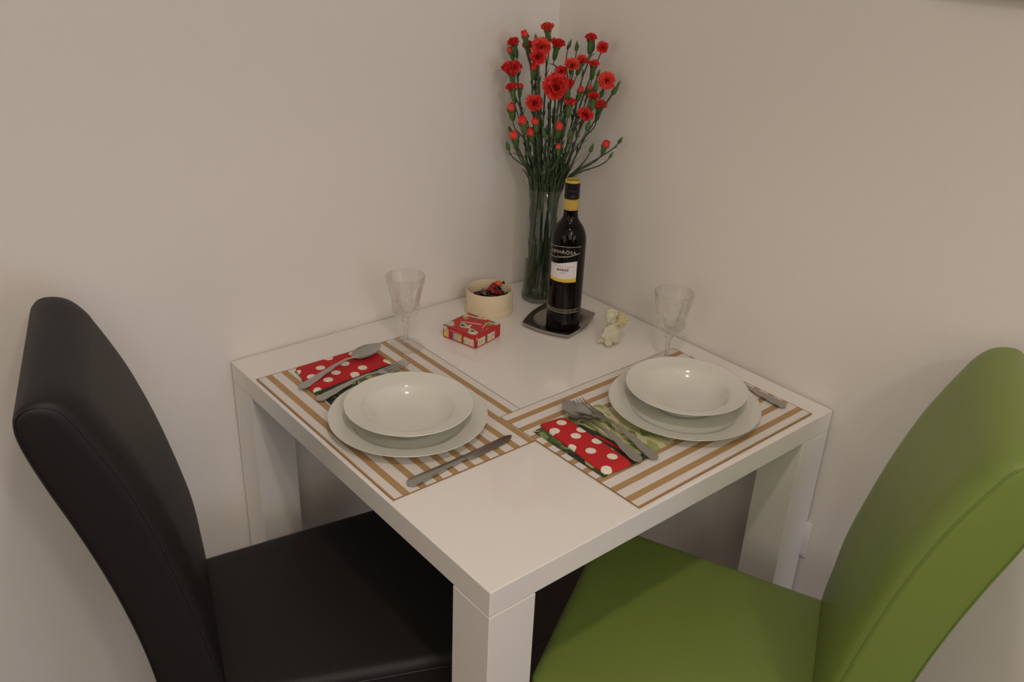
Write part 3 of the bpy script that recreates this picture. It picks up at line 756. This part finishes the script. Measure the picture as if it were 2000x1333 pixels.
choc((-0.255, -0.108, bz + 0.0100), (0, 0, 0.4), 0, 'brown foil chocolate at the bottom of the round box', L=0.014)
choc((-0.228, -0.100, bz + 0.0100), (0, 0, 1.5), 3, 'black-green foil chocolate at the bottom of the round box', L=0.014)
choc((-0.256, -0.085, bz + 0.0100), (0, 0, 2.2), 1, 'red foil chocolate at the bottom of the round box', L=0.014)
choc((-0.241, -0.077, bz + 0.0100), (0, 0, 0.3), 0, 'second brown foil chocolate at the bottom of the round box', L=0.014)
choc((-0.252, -0.112, bz + 0.0205), (0, 0.1, 1.0), 4, 'peach and gold chocolate at the front of the round box', 2, L=0.013)
choc((-0.256, -0.093, bz + 0.0210), (0.1, 0.1, 2.4), 0, 'dark brown chocolate at the left of the round box')
choc((-0.231, -0.103, bz + 0.0215), (0, 0.15, 0.5), 0, 'dark brown chocolate at the right front of the round box')
choc((-0.227, -0.084, bz + 0.0215), (0.2, 0, 1.8), 3, 'black-green chocolate leaning on the right inner side of the round box')
choc((-0.257, -0.081, bz + 0.0330), (0.3, -0.15, -0.4), 0, 'dark brown chocolate lying highest on the left of the round box')
choc((-0.244, -0.104, bz + 0.0335), (0.2, 0.2, -0.7), 3, 'black-green chocolate in the middle of the round box', 0)
choc((-0.237, -0.090, bz + 0.0420), (0.3, -0.5, 0.15), 1, 'deep red chocolate leaning up in the round box', 3)
choc((-0.228, -0.098, bz + 0.0330), (0.9, 0.1, -0.6), 0, 'dark brown chocolate upright at the right of the round box')
choc((-0.218, -0.088, bz + 0.0485), (0.2, -0.35, -0.5), 2, 'bright orange chocolate at the top of the pile in the round box', 3, L=0.009)

choc((-0.256, -0.089, bz + 0.0400), (0.5, 0.25, 0.9), 0, 'dark brown chocolate on top of the pile left of the deep red one', 4)
choc((-0.236, -0.104, bz + 0.0410), (-0.4, 0.3, -0.2), 1, 'dull red chocolate at the front of the pile in the round box', 0, L=0.013)
choc((-0.223, -0.092, bz + 0.0400), (0.9, 0.5, 1.3), 3, 'black-green chocolate propped highest at the right of the round box', 3, L=0.014)

# ------------------------------------------------------------------ small red gift box
GB = (-0.3846, -0.2272, H); SA, SB, HB = 0.0811, 0.0865, 0.0286
t = thing('gift_box', 'small square red cardboard box printed with pale drawings, in front of the round box', 'box', GB, 0.2276)
M_redc = mat('red_card', (0.48, 0.008, 0.012), 0.4, coat=0.1)
pr = [mat('pale_green_print', (0.50, 0.56, 0.42), 0.45), mat('cream_print', (0.68, 0.58, 0.42), 0.45), mat('yellow_print', (0.68, 0.48, 0.08), 0.45), mat('dark_print_green', (0.06, 0.10, 0.05), 0.5), mat('violet_print', (0.16, 0.05, 0.20), 0.5), mat('pink_print', (0.72, 0.42, 0.36), 0.45), mat('olive_print', (0.36, 0.30, 0.08), 0.45), mat('grey_blue_print', (0.36, 0.42, 0.46), 0.45)]
bm = bmesh.new(); box(bm, (0.0010, 0.0010, 0), (SA - 0.001, SB - 0.001, 0.014), 0.0006); obj('tray', bm, M_redc, t, True, angle=40)
bm = bmesh.new(); box(bm, (0, 0, 0.0022), (SA, SB, HB), 0.0009, 2)
LIFT = [0.0]
def decal(pts, mi, plane, lift=0.00012):
    vs = []; LIFT[0] += 0.000012; lift = lift * 0.5 + LIFT[0]
    for a, b in pts:
        a = min(max(a, 0.012), 0.988); b = min(max(b, 0.0), 0.985)
        if plane == 'top': b = max(b, 0.012)
        if plane == 'top': vs.append(bm.verts.new((a * SA, b * SB, HB + lift)))
        elif plane == 'front': vs.append(bm.verts.new((a * SA, -lift, 0.003 + b * (HB - 0.0035))))     # y = 0 side
        else: vs.append(bm.verts.new((-lift, a * SB, 0.003 + b * (HB - 0.0035))))                     # x = 0 side
    bm.faces.new(vs).material_index = mi + 1
# printed shapes; on the top, (0,0) is the corner nearest the camera, x runs right, y runs left
def blob(cx, cy, rx, ry, rot, mi, plane='top', n=14, lob=0.18, k=3, lift=0.00012):
    pts = []
    for i in range(n):
        a = 2 * PI * i / n; r = 1 + lob * math.sin(k * a + cx * 9)
        x, y = rx * r * math.cos(a), ry * r * math.sin(a)
        pts.append((cx + x * math.cos(rot) - y * math.sin(rot), cy + x * math.sin(rot) + y * math.cos(rot)))
    decal(pts, mi, plane, lift)
blob(0.16, 0.22, 0.161, 0.116, 0.9, 0); blob(0.10, 0.14, 0.081, 0.072, 0.2, 1, lift=.0002); blob(0.20, 0.25, 0.057, 0.043, 1.0, 3, lift=.0002)
blob(0.30, 0.58, 0.172, 0.102, 1.1, 0); blob(0.29, 0.62, 0.081, 0.051, 1.0, 3, lift=.0002); blob(0.36, 0.47, 0.115, 0.029, 0.2, 1); blob(0.31, 0.43, 0.092, 0.026, 0.5, 1)
blob(0.14, 0.90, 0.149, 0.116, 0.3, 0); blob(0.04, 0.93, 0.034, 0.087, 0.0, 7, lift=.0002)
decal([(0.42, 0.80), (0.44, 0.83), (0.62, 0.45), (0.66, 0.30), (0.60, 0.30), (0.55, 0.44)], 5, 'top')
blob(0.70, 0.86, 0.138, 0.072, 0.9, 6); blob(0.80, 0.92, 0.115, 0.058, 0.4, 5); blob(0.90, 0.70, 0.069, 0.232, 0.2, 1); blob(0.93, 0.76, 0.034, 0.145, 0.2, 3, lift=.0002)
blob(0.80, 0.22, 0.115, 0.102, 0.3, 6); blob(0.92, 0.12, 0.081, 0.145, 0.0, 0); blob(0.95, 0.20, 0.034, 0.072, 0.3, 3, lift=.0002)
decal([(0.48, 0.16), (0.50, 0.20), (0.76, 0.27), (0.78, 0.24)], 5, 'top')
blob(0.52, 0.06, 0.023, 0.029, 0, 5); blob(0.95, 0.46, 0.034, 0.087, 0, 1)
# x = 0 side (faces left of the picture): a runs from the near corner to the left corner
for a0, a1, mi in ((0.05, 0.20, 1), (0.20, 0.36, 1), (0.42, 0.54, 2), (0.54, 0.68, 7), (0.82, 0.97, 2)):
    decal([(a0, 0.02), (a1, 0.02), (a1, 0.62), (a0, 0.66)], mi, 'side')
for a, b, mi in ((0.10, 0.3, 0), (0.18, 0.2, 2), (0.28, 0.35, 5), (0.33, 0.2, 7), (0.47, 0.35, 5), (0.60, 0.3, 0), (0.88, 0.35, 5), (0.93, 0.2, 1)):
    blob(a, b, 0.030, 0.10, 0, mi, 'side', lift=.0002)
decal([(0.375, 0.02), (0.40, 0.02), (0.40, 0.6), (0.375, 0.6)], 3, 'side'); decal([(0.74, 0.02), (0.77, 0.02), (0.77, 0.7), (0.74, 0.7)], 4, 'side')
decal([(0.42, 0.72), (0.42, 0.76), (0.92, 0.76), (0.92, 0.72)], 5, 'side'); blob(0.93, 0.80, 0.08, 0.18, 0, 0, 'side')
for a0, a1, mi in ((0.08, 0.38, 1), (0.46, 0.76, 1)):
    decal([(a0, 0.02), (a1, 0.02), (a1, 0.68), (a0, 0.68)], mi, 'front')
for a, b, mi in ((0.16, 0.35, 2), (0.27, 0.3, 0), (0.52, 0.35, 2), (0.62, 0.3, 0), (0.70, 0.4, 7)):
    blob(a, b, 0.045, 0.16, 0, mi, 'front', lift=.0002)
decal([(0.39, 0.02), (0.43, 0.02), (0.43, 0.72), (0.39, 0.72)], 4, 'front'); decal([(0.005, 0.0), (0.04, 0.0), (0.04, 0.8), (0.005, 0.8)], 4, 'front'); blob(0.03, 0.78, 0.04, 0.12, 0, 5, 'front', lift=.0003)
bmesh.ops.recalc_face_normals(bm, faces=bm.faces[:])
me = D.meshes.new('lid'); bm.to_mesh(me); bm.free(); link_mesh('lid', me, [M_redc] + pr, t)

# ------------------------------------------------------------------ cherub figurine
FX = (-0.1400, -0.3640)
er = Vector((0.67, -0.742, 0)); ef = Vector((-0.742, -0.67, 0))
t = thing('cherub_figurine', 'small cream ceramic figurine of a seated curly-haired cherub, right of the bottle', 'figurine', (FX[0], FX[1], H))
def fig(r, f, z): return er * (r / 1000) + ef * (f / 1000) + Vector((0, 0, z / 1000))
BAS = Matrix((er, ef, Vector((0, 0, 1)))).transposed().to_4x4()
def fe(bm, r, f, z, rr, rf, rz, roll=0.0, seg=20): ellipsoid(bm, fig(r, f, z), (rr / 1000, rf / 1000, rz / 1000), seg=seg, M=BAS @ Matrix.Rotation(roll, 4, 'Y'))
M_cer = mat('cream_ceramic', (0.56, 0.53, 0.40), 0.45, coat=0.1)
bm = bmesh.new()
fe(bm, 5, 0, 21, 16.5, 14, 20.5); fe(bm, 1, 2, 33, 12, 10, 14); fe(bm, 11, 1, 14, 11, 12, 13)
fe(bm, -6, 9, 16, 8, 9, 12); fe(bm, -2, 15, 7, 8.5, 7, 7); fe(bm, -2, 20, 5.5, 6, 4, 5.2)
fe(bm, -13, 7, 9, 9, 6, 6, 0.4); fe(bm, -20, 6, 6, 6, 5, 5)
fe(bm, -7, 6, 35, 8, 6, 5, 0.2); fe(bm, -10, 9, 30, 6, 5, 4.5, -0.3); fe(bm, 4, 2, 44, 6, 6, 7)
fe(bm, -14, 12, 22, 5, 5, 5); fe(bm, -4, 12, 25, 9, 4, 4, 0.4)
body = obj('body', bm, M_cer, t, True)
m_ = body.modifiers.new('weld', 'REMESH'); m_.mode = 'VOXEL'; m_.voxel_size = 0.0009; m_.use_smooth_shade = True
s_ = body.modifiers.new('soft', 'SMOOTH'); s_.factor = 0.6; s_.iterations = 4
bm = bmesh.new()
fe(bm, -3, 5, 64, 12.5, 11.5, 12.5, 0.5); fe(bm, -10, 9, 56, 3, 2.6, 2.6); fe(bm, -6, 12, 55, 3.5, 3, 3); fe(bm, -8, 14, 59, 1.8, 1.8, 1.8); fe(bm, 2, 12, 54, 3.4, 2.5, 3)
fe(bm, -4, 8, 51, 4.5, 4, 3)
rg = random.Random(8)
for i in range(34):
    a = rg.uniform(0, 2 * PI); e = rg.uniform(-0.1, 1.45)
    if math.sin(a) > 0.25 and e < 0.75: continue
    fe(bm, -3 + 12.5 * math.cos(a) * math.cos(e), 4 + 11 * math.sin(a) * math.cos(e), 66 + 12 * math.sin(e), 3.8, 3.8, 3.8, seg=8)
hd = obj('head', bm, M_cer, t, True)
m_ = hd.modifiers.new('weld', 'REMESH'); m_.mode = 'VOXEL'; m_.voxel_size = 0.0007; m_.use_smooth_shade = True
s_ = hd.modifiers.new('soft', 'SMOOTH'); s_.factor = 0.5; s_.iterations = 2
bm = bmesh.new()
for (r0, z0, dr, dz, n_) in ((9, 50, 1, 0, 7),):
    for k in range(8):
        a = math.radians(-62 + 23 * k); L_ = 18 - 3.5 * abs(k - 4) / 4
        fe(bm, 12 + 11 * math.cos(a), -6 - (k % 2) * 1.5, 51 + 11 * math.sin(a), L_ * 0.72, 2.4, 4.0, -a)
for k in range(4):
    a = math.radians(-50 + 35 * k); fe(bm, 13 + 5 * math.cos(a), -3.0, 50 + 5 * math.sin(a), 8, 2.6, 3.4, -a)
fe(bm, 8, -3, 43, 7, 4, 6)
wg = obj('wings', bm, mat('yellowed_ceramic', (0.54, 0.47, 0.28), 0.48), t, True)
m_ = wg.modifiers.new('weld', 'REMESH'); m_.mode = 'VOXEL'; m_.voxel_size = 0.0007; m_.use_smooth_shade = True

# ------------------------------------------------------------------ vase
VC = Vector((-0.1019, -0.0992, H)); VR = 0.0404; VH = 0.262
t = thing('glass_vase', 'tall clear cylindrical glass vase full of carnation stems, in the table corner', 'vase', VC)
bm = bmesh.new(); lathe(bm, [(0.0, 0.0118), (VR - 0.0024, 0.0128), (VR - 0.0022, VH - 0.001), (VR - 0.0012, VH), (VR - 0.0002, VH - 0.001), (VR, 0.0124), (VR, 0.0118)], 96)
obj('glass_wall', bm, M_vase, t, True, angle=50)
bm = bmesh.new(); lathe(bm, [(0.0, 0.0004), (VR - 0.006, 0.0), (VR - 0.0016, 0.0004), (VR, 0.0030), (VR, 0.0116), (0.0, 0.0116)], 96)
obj('thick_base', bm, M_vasebase, t, True, angle=50)
bm = bmesh.new(); lathe(bm, [(0.0, 0.0135), (VR - 0.0030, 0.0135), (VR - 0.0030, 0.088), (0.0, 0.088)], 96)
o = obj('water', bm, M_water, t, True, angle=50)

SPRAYS = [
   ('topmost bloom of the bouquet, above a small second bud', [('s', -0.1126, -0.09, 1.338, 0.0244), ('r', -0.1021, -0.0832, 1.323, 0.01)]),
   ('slim red bud second highest on the left, beside a green bud', [('r', -0.1536, -0.0678, 1.3255, 0.0144), ('s', -0.1411, -0.0628, 1.3036, 0.02), ('g', -0.1522, -0.1007, 1.3226, 0.0078)]),
   ('pair of half-open blooms at the top left corner of the bouquet', [('s', -0.1637, -0.0459, 1.3066, 0.0222), ('r', -0.1605, -0.0329, 1.2918, 0.0133)]),
   ('wide ruffled bloom near the top, left of the centre', [('o', -0.1476, -0.1126, 1.3034, 0.04), ('r', -0.1487, -0.0959, 1.2657, 0.0156)]),
   ('round dark red bloom tucked just below the wide top bloom', [('o', -0.1617, -0.1203, 1.2884, 0.0344)]),
   ('fan-shaped bloom at the top, just right of the highest one', [('s', -0.1033, -0.1112, 1.3087, 0.0267)]),
   ('fan-shaped bloom under two upright green buds, right of centre', [('s', -0.0638, -0.1452, 1.2791, 0.0222), ('g', -0.0759, -0.119, 1.3099, 0.0078), ('g', -0.09, -0.1543, 1.3107, 0.0089)]),
   ('high pale red half-open bloom on the right with a green bud', [('s', -0.0458, -0.1476, 1.3221, 0.0222), ('g', -0.0333, -0.1425, 1.3062, 0.0111)]),
   ('round deep red bloom at the top right of the bouquet', [('o', -0.041, -0.1781, 1.308, 0.0244), ('s', -0.0437, -0.1599, 1.2729, 0.0211)]),
   ('plump deep red bloom right of centre above the largest bloom', [('o', -0.1065, -0.1613, 1.2729, 0.0333), ('o', -0.1128, -0.14, 1.2591, 0.0267)]),
   ('flat wide bloom seen edge-on at the far left', [('s', -0.1776, -0.0603, 1.2554, 0.0367), ('r', -0.1559, -0.0632, 1.2237, 0.0122)]),
   ('small pointed bloom at the far left below the flat one', [('s', -0.1766, -0.0612, 1.2215, 0.0222), ('r', -0.1677, -0.0531, 1.1794, 0.0189)]),
   ('round bloom facing sideways at the far right with green buds', [('o', -0.0377, -0.1941, 1.2449, 0.0356), ('g', -0.0425, -0.1742, 1.258, 0.0067), ('g', -0.0709, -0.1972, 1.2378, 0.0111), ('g', -0.0318, -0.1781, 1.2188, 0.01)]),
   ('largest ruffled bloom in the middle of the bouquet', [('o', -0.147, -0.166, 1.2355, 0.0556), ('s', -0.1232, -0.1707, 1.2402, 0.0244)]),
   ('narrow stack of small blooms right of the largest bloom', [('r', -0.0835, -0.1679, 1.2272, 0.0133), ('r', -0.0611, -0.1713, 1.2305, 0.0111), ('s', -0.0803, -0.2023, 1.2189, 0.0222)]),
   ('low fan-shaped bloom on the right with a forked twig of buds', [('s', -0.0451, -0.1878, 1.1948, 0.0256), ('g', -0.0327, -0.2156, 1.2308, 0.0111), ('g', -0.0364, -0.2269, 1.2453, 0.0056)]),
   ('round bloom left of the middle with a dark bud below', [('o', -0.167, -0.1223, 1.1983, 0.0344), ('r', -0.156, -0.116, 1.1613, 0.0144)]),
   ('two glossy red buds low on the left', [('r', -0.1704, -0.093, 1.1597, 0.0189), ('r', -0.1491, -0.0955, 1.1352, 0.0189)]),
   ('lowest bloom on the left above pointed leaves', [('r', -0.17, -0.0669, 1.1249, 0.0189), ('r', -0.1603, -0.0595, 1.1137, 0.0156), ('g', -0.1948, -0.0772, 1.108, 0.01), ('g', -0.1536, -0.0335, 1.1283, 0.0078)]),
   ('wide bloom at lower right with a bud on a bent twig', [('o', -0.0883, -0.1901, 1.1788, 0.0333), ('g', -0.0735, -0.1871, 1.158, 0.01)]),
   ('dark half-open blooms in the middle below the largest one', [('s', -0.1127, -0.1691, 1.2039, 0.0222), ('r', -0.1188, -0.148, 1.1533, 0.0178)]),
   ('tiny orange-red bud low in the middle among green buds', [('r', -0.1261, -0.1576, 1.115, 0.0111), ('g', -0.1416, -0.1283, 1.1397, 0.01), ('g', -0.1262, -0.1892, 1.1478, 0.0111)]),
   ('long low twig reaching right over the bottle', [('r', -0.0592, -0.2284, 1.127, 0.0156), ('g', -0.0324, -0.2422, 1.134, 0.0078), ('g', -0.0673, -0.2531, 1.1107, 0.0067), ('g', -0.0553, -0.1843, 1.1087, 0.0089)]),
]

# ------------------------------------------------------------------ carnations
def petal_mat(name, c1, c2):
    def f(nt, b):
        n = N(nt, 'ShaderNodeTexNoise', i_Scale=110.0, i_Detail=3.0); nt.links.new(objco(nt), n.inputs['Vector'])
        nt.links.new(mixc(nt, n.outputs[0], c1, c2), b.inputs['Base Color'])
    return mat(name, c1, 0.7, build=f)
M_pet = petal_mat('carnation_red', (0.66, 0.016, 0.020), (0.86, 0.050, 0.035))
M_petc = petal_mat('carnation_coral', (0.74, 0.034, 0.025), (0.92, 0.105, 0.055))
def green(name, c1, c2):
    def f(nt, b):
        n = N(nt, 'ShaderNodeTexNoise', i_Scale=60.0, i_Detail=2.0); nt.links.new(objco(nt), n.inputs['Vector'])
        nt.links.new(mixc(nt, n.outputs[0], c1, c2), b.inputs['Base Color'])
    return mat(name, c1, 0.5, build=f)
M_stem = green('stem_green', (0.035, 0.060, 0.028), (0.075, 0.115, 0.055))
M_leaf = green('leaf_green', (0.025, 0.050, 0.025), (0.065, 0.105, 0.048))
M_cal = green('calyx_green', (0.035, 0.095, 0.020), (0.085, 0.17, 0.042))
def basis(ax):
    ax = Vector(ax).normalized(); x = ax.cross(Vector((0.21, 0.36, 0.9)))
    if x.length < 0.1: x = ax.cross(Vector((1, 0, 0)))
    x.normalize(); return x, ax.cross(x), ax
def petals(bm, base, ax, layers, size, rg):
    X, Y, Z = basis(ax)
    for al, n, ln, wd_ in layers:
        ph0 = rg.uniform(0, 6.28)
        for k in range(n):
            ph = ph0 + 2 * PI * k / n + rg.uniform(-0.15, 0.15); a1 = math.radians(al + rg.uniform(-11, 11)); L_ = size * ln * rg.uniform(0.82, 1.12)
            rad = X * math.cos(ph) + Y * math.sin(ph); tan = Z.cross(rad)
            fr = rg.uniform(1.2, 2.6); p0 = rg.uniform(0, 6.28); nu, nv = 9, 6; g = []
            pos = Vector(base); 
            r_, h_ = 0.0, 0.0
            for j in range(nv + 1):
                v = j / nv; ang = a1 * (0.25 + 0.9 * v**1.1)
                if j: r_ += L_ / nv * math.sin(ang); h_ += L_ / nv * math.cos(ang)
                hw = L_ * wd_ * (0.10 + 0.90 * v**0.8); row = []
                for i in range(nu):
                    u = -1 + 2 * i / (nu - 1)
                    ruf = L_ * 0.17 * v * v * math.sin(fr * PI * u + p0)
                    ser = (-0.028 * L_ * (i % 2) - 0.24 * L_ * u * u) * v
                    rr = r_ + ser * math.sin(ang) + ruf * math.cos(ang) ; hh = h_ + ser * math.cos(ang) - ruf * math.sin(ang)
                    curve = -0.25 * hw * u * u
                    row.append(bm.verts.new(pos + rad * (rr + curve * math.cos(ang) * -0.3) + Z * hh + tan * (hw * u)))
                g.append(row)
            for j in range(nv):
                for i in range(nu - 1): bm.faces.new((g[j][i], g[j][i + 1], g[j + 1][i + 1], g[j + 1][i]))
def prof_along(bm, base, ax, prof, seg=10):
    X, Y, Z = basis(ax); rings = []
    for r, h in prof:
        if r < 1e-6: rings.append([bm.verts.new(Vector(base) + Z * h)]); continue
        rings.append([bm.verts.new(Vector(base) + Z * h + X * (r * math.cos(2 * PI * k / seg)) + Y * (r * math.sin(2 * PI * k / seg))) for k in range(seg)])
    for A, B in zip(rings, rings[1:]):
        for k in range(seg):
            k2 = (k + 1) % seg
            if len(A) == 1: bm.faces.new((A[0], B[k], B[k2]))
            elif len(B) == 1: bm.faces.new((A[k], A[k2], B[0]))
            else: bm.faces.new((A[k], A[k2], B[k2], B[k]))
def leafblade(bm, p, d, L_, wd_, droop, rg):
    d = Vector(d).normalized(); side = d.cross(Vector((0, 0, 1)))
    if side.length < 0.05: side = Vector((1, 0, 0))
    side.normalize(); up = side.cross(d); n = 7; rows = []
    for i in range(n + 1):
        t_ = i / n; c_ = Vector(p) + d * (L_ * t_) - Vector((0, 0, 1)) * (droop * L_ * t_ * t_) + up * 0.0
        w_ = wd_ * (math.sin(PI * min(1, 0.12 + 0.88 * t_))**0.7) if t_ < 1 else 0.0001
        rows.append([bm.verts.new(c_ - side * w_), bm.verts.new(c_ - up * (w_ * 0.4)), bm.verts.new(c_ + side * w_)])
    for A, B in zip(rows, rows[1:]):
        for k in range(2): bm.faces.new((A[k], A[k + 1], B[k + 1], B[k]))
    return rows
def inroom(v, m=0.006):
    return Vector((min(v[0], -m), min(v[1], -m), v[2]))
CAMV = Vector((-0.60, -0.66, 0.28)).normalized()
LAB = 'spray carnation with the %s'
def spray(idx, desc, blooms):
    rg = random.Random(100 + idx)
    t = thing('carnation_spray', LAB % desc, 'flower', (VC.x, VC.y, H + 0.0135), group='spray carnations in the vase')
    O = Vector((VC.x, VC.y, H + 0.0135))
    top = sum((Vector(b[1:4]) for b in blooms), Vector()) / len(blooms)
    lo = min(b[3] for b in blooms)
    dr = Vector((top.x - VC.x, top.y - VC.y, 0)); dl = dr.length; dn = dr.normalized() if dl > 1e-4 else Vector((1, 0, 0))
    j = Vector((rg.uniform(-0.012, 0.012), rg.uniform(-0.012, 0.012), 0))
    rim = dn * min(0.031, dl * 0.5) + j
    if rim.length > 0.033: rim = rim.normalized() * 0.033
    rimp = Vector((0, 0, 0.245)) + rim
    bot = Vector((-rim.x * 0.8 + rg.uniform(-0.012, 0.012), -rim.y * 0.8 + rg.uniform(-0.012, 0.012), 0.003))
    if bot.to_2d().length > 0.032: bot *= 0.9
    if bot.to_2d().length > 0.033: b2 = bot.to_2d().normalized() * 0.032; bot = Vector((b2.x, b2.y, 0.003))
    tops = [Vector(b[1:4]) - O for b in blooms]
    fork_z = max(0.275, min(p.z for p in tops) - 0.075) if len(tops) > 1 else max(0.27, tops[0].z - 0.05)
    fork_z = min(fork_z, min(p.z for p in tops) - 0.02)
    tc = top - O
    f = (fork_z - 0.245) / max(0.05, tc.z - 0.245)
    fork = Vector((rim.x + (tc.x - rim.x) * f**1.2, rim.y + (tc.y - rim.y) * f**1.2, fork_z))
    fork = inroom(fork + O) - O
    stem = bmesh.new(); fol = bmesh.new()
    main = bez(bot, bot.lerp(rimp, 0.5), rimp - Vector((0, 0, 0.03)), rimp, 8) + bez(rimp, rimp + (rimp - bot).normalized() * 0.02, fork - (fork - rimp) * 0.3, fork, 6)[1:]
    tube(stem, main, 0.0019, 7)
    # a companion shoot fills the vase, ending just above the rim
    a2 = idx * 2.399; b2 = Vector((0.029 * math.cos(a2), 0.029 * math.sin(a2), 0.004)); e2 = Vector((0.028 * math.cos(a2 + 0.5), 0.028 * math.sin(a2 + 0.5), 0.245))
    comp_top = e2 + (e2 - b2) * rg.uniform(0.25, 0.95); comp_top = inroom(comp_top + O) - O
    comp = bez(b2, b2.lerp(e2, 0.4), b2.lerp(e2, 0.8), comp_top, 10); tube(stem, comp, 0.0016, 6)
    tb = bmesh.new(); ca = (comp[-1] - comp[-2]).normalized(); prof_along(tb, comp[-1] - ca * 0.002, ca, [(0, 0), (0.0018, 0.001), (0.0030, 0.005), (0.0027, 0.009), (0.0012, 0.015), (0, 0.018)], 8)
    def leaves(path, k, zmin, n2=2):
        for _ in range(k):
            i = rg.randrange(1, len(path) - 1); p = path[i].lerp(path[i + 1], rg.random()) if i + 1 < len(path) else path[i]
            if p.z < zmin: continue
            inside = p.z < 0.23
            tdir = (path[min(i + 1, len(path) - 1)] - path[i - 1]).normalized()
            for q in range(n2):
                az = rg.uniform(0, 6.28); o_ = Vector((math.cos(az), math.sin(az), 0))
                L_ = rg.uniform(0.028, 0.055) if inside or p.z < 0.30 else rg.uniform(0.012, 0.028); d = tdir + o_ * (0.15 if inside else rg.uniform(0.2, 0.45))
                tip = p + d.normalized() * L_ + O
                if inside and (Vector((tip.x - VC.x, tip.y - VC.y)).length > 0.035): 
                    if tip.z < H + VH + 0.01: continue
                if tip.x > -0.004 or tip.y > -0.004: continue
                leafblade(fol, p, d, L_, rg.uniform(0.0015, 0.0024), 0.0 if inside else rg.uniform(0, 0.35), rg)
    leaves(main, 18, 0.01); leaves(comp, 16, 0.01)
    parts = [('bud', tb, M_cal, None)]
    for bi, (b, p) in enumerate(zip(blooms, tops)):
        kind, size = b[0], b[4]
        d = (p - fork); L_ = d.length
        out = Vector((p.x, p.y, 0)) * 0.8
        if kind == 'o': ax = (CAMV + Vector((rg.uniform(-0.4, 0.4), rg.uniform(-0.4, 0.4), rg.uniform(0.25, 0.9)))).normalized()
        elif kind == 's': ax = (Vector((0, 0, 1)) + out * 3 + Vector((rg.uniform(-0.15, 0.15), rg.uniform(-0.15, 0.15), 0))).normalized()
        else: ax = (Vector((0, 0, 1)) + out * 4 + Vector((rg.uniform(-0.2, 0.2), rg.uniform(-0.2, 0.2), 0))).normalized()
        if kind == 'o' and idx in (4, 8, 12): ax = (CAMV + Vector((0, 0, 0.1))).normalized()
        callen = {'o': 0.021, 's': 0.024, 'r': 0.018, 'g': 0.0}[kind]; cr = {'o': 0.0056, 's': 0.0058, 'r': max(0.0040, size * 0.38), 'g': 0}[kind]
        head = {'o': 0.0, 's': -size * 0.30, 'r': -size * 0.5, 'g': -size * 1.1}[kind]
        base = p + ax * head                                     # foot of the petals / bud
        cb = base - ax * callen
        cb_w = inroom(cb + O) - O; 
        path = bez(fork, fork + (fork - rimp).normalized() * min(0.03, L_ * 0.35), cb - ax * min(0.03, L_ * 0.35), cb, 8)
        path = [inroom(q + O, 0.004) - O for q in path]
        tube(stem, path, [0.0016 - 0.0004 * i / 8 for i in range(9)], 6)
        leaves(path, 1, 0.26, 2)
        if kind == 'g':
            bm = bmesh.new(); s = size; prof_along(bm, base - ax * s * 0.1, ax, [(0, 0), (s * 0.30, s * 0.15), (s * 0.48, s * 0.6), (s * 0.46, s * 1.1), (s * 0.28, s * 1.8), (s * 0.10, s * 2.3), (0, s * 2.5)], 10)
            parts.append(('bud', bm, M_cal, None)); continue
        bm = bmesh.new(); mt = M_petc if (idx + bi) % 3 == 0 else M_pet
        if kind == 'o': lay = [(80, 6, 0.56, 0.78), (64, 6, 0.56, 0.76), (49, 6, 0.55, 0.72), (35, 5, 0.53, 0.70), (22, 5, 0.50, 0.66), (10, 4, 0.47, 0.62), (-4, 4, 0.43, 0.58)]; S_ = size * 1.0
        elif kind == 's': lay = [(47, 6, 0.80, 0.62), (36, 6, 0.82, 0.58), (25, 5, 0.84, 0.54), (13, 4, 0.82, 0.48), (3, 3, 0.78, 0.44)]; S_ = size * 1.02
        else: lay = [(26, 5, 1.0, 0.42), (14, 5, 1.15, 0.36), (5, 3, 1.15, 0.28)]; S_ = size
        petals(bm, base - ax * 0.002, ax, lay, S_, rg)
        if kind == 'r': prof_along(bm, base - ax * 0.002, ax, [(0, 0), (cr * 0.9, 0.001), (size * 0.50, size * 0.55), (size * 0.42, size * 0.95), (0, size * 1.15)], 12)
        cm = bmesh.new()
        prof_along(cm, cb, ax, [(0, 0), (cr * 0.45, 0.0006), (cr * 0.75, 0.004), (cr * 0.95, callen * 0.5), (cr, callen * 0.85), (cr * 1.12, callen * 1.08), (cr * 0.95, callen * 1.02), (0, callen * 0.8)], 12)
        X, Y, Z = basis(ax)
        for k in range(5):
            a = 2 * PI * k / 5; rad = X * math.cos(a) + Y * math.sin(a); leafblade(cm, cb + Z * callen * 0.95 + rad * cr, Z + rad * 0.35, cr * 1.3, cr * 0.5, 0, rg)
        parts.append(('bloom', bm, mt, cm))
    obj('stem', stem, M_stem, t, True)
    obj('foliage', fol, M_leaf, t, True)
    for nm, bm, mt, cm in parts:
        for v in bm.verts:
            g = v.co + O
            if g.x > -0.003: v.co.x = -0.003 - O.x
            if g.y > -0.003: v.co.y = -0.003 - O.y
        o_ = obj(nm, bm, mt, t, True)
        if cm is not None: obj('calyx', cm, M_cal, o_, True)
for i_, (d_, b_) in enumerate(SPRAYS): spray(i_, d_, b_)
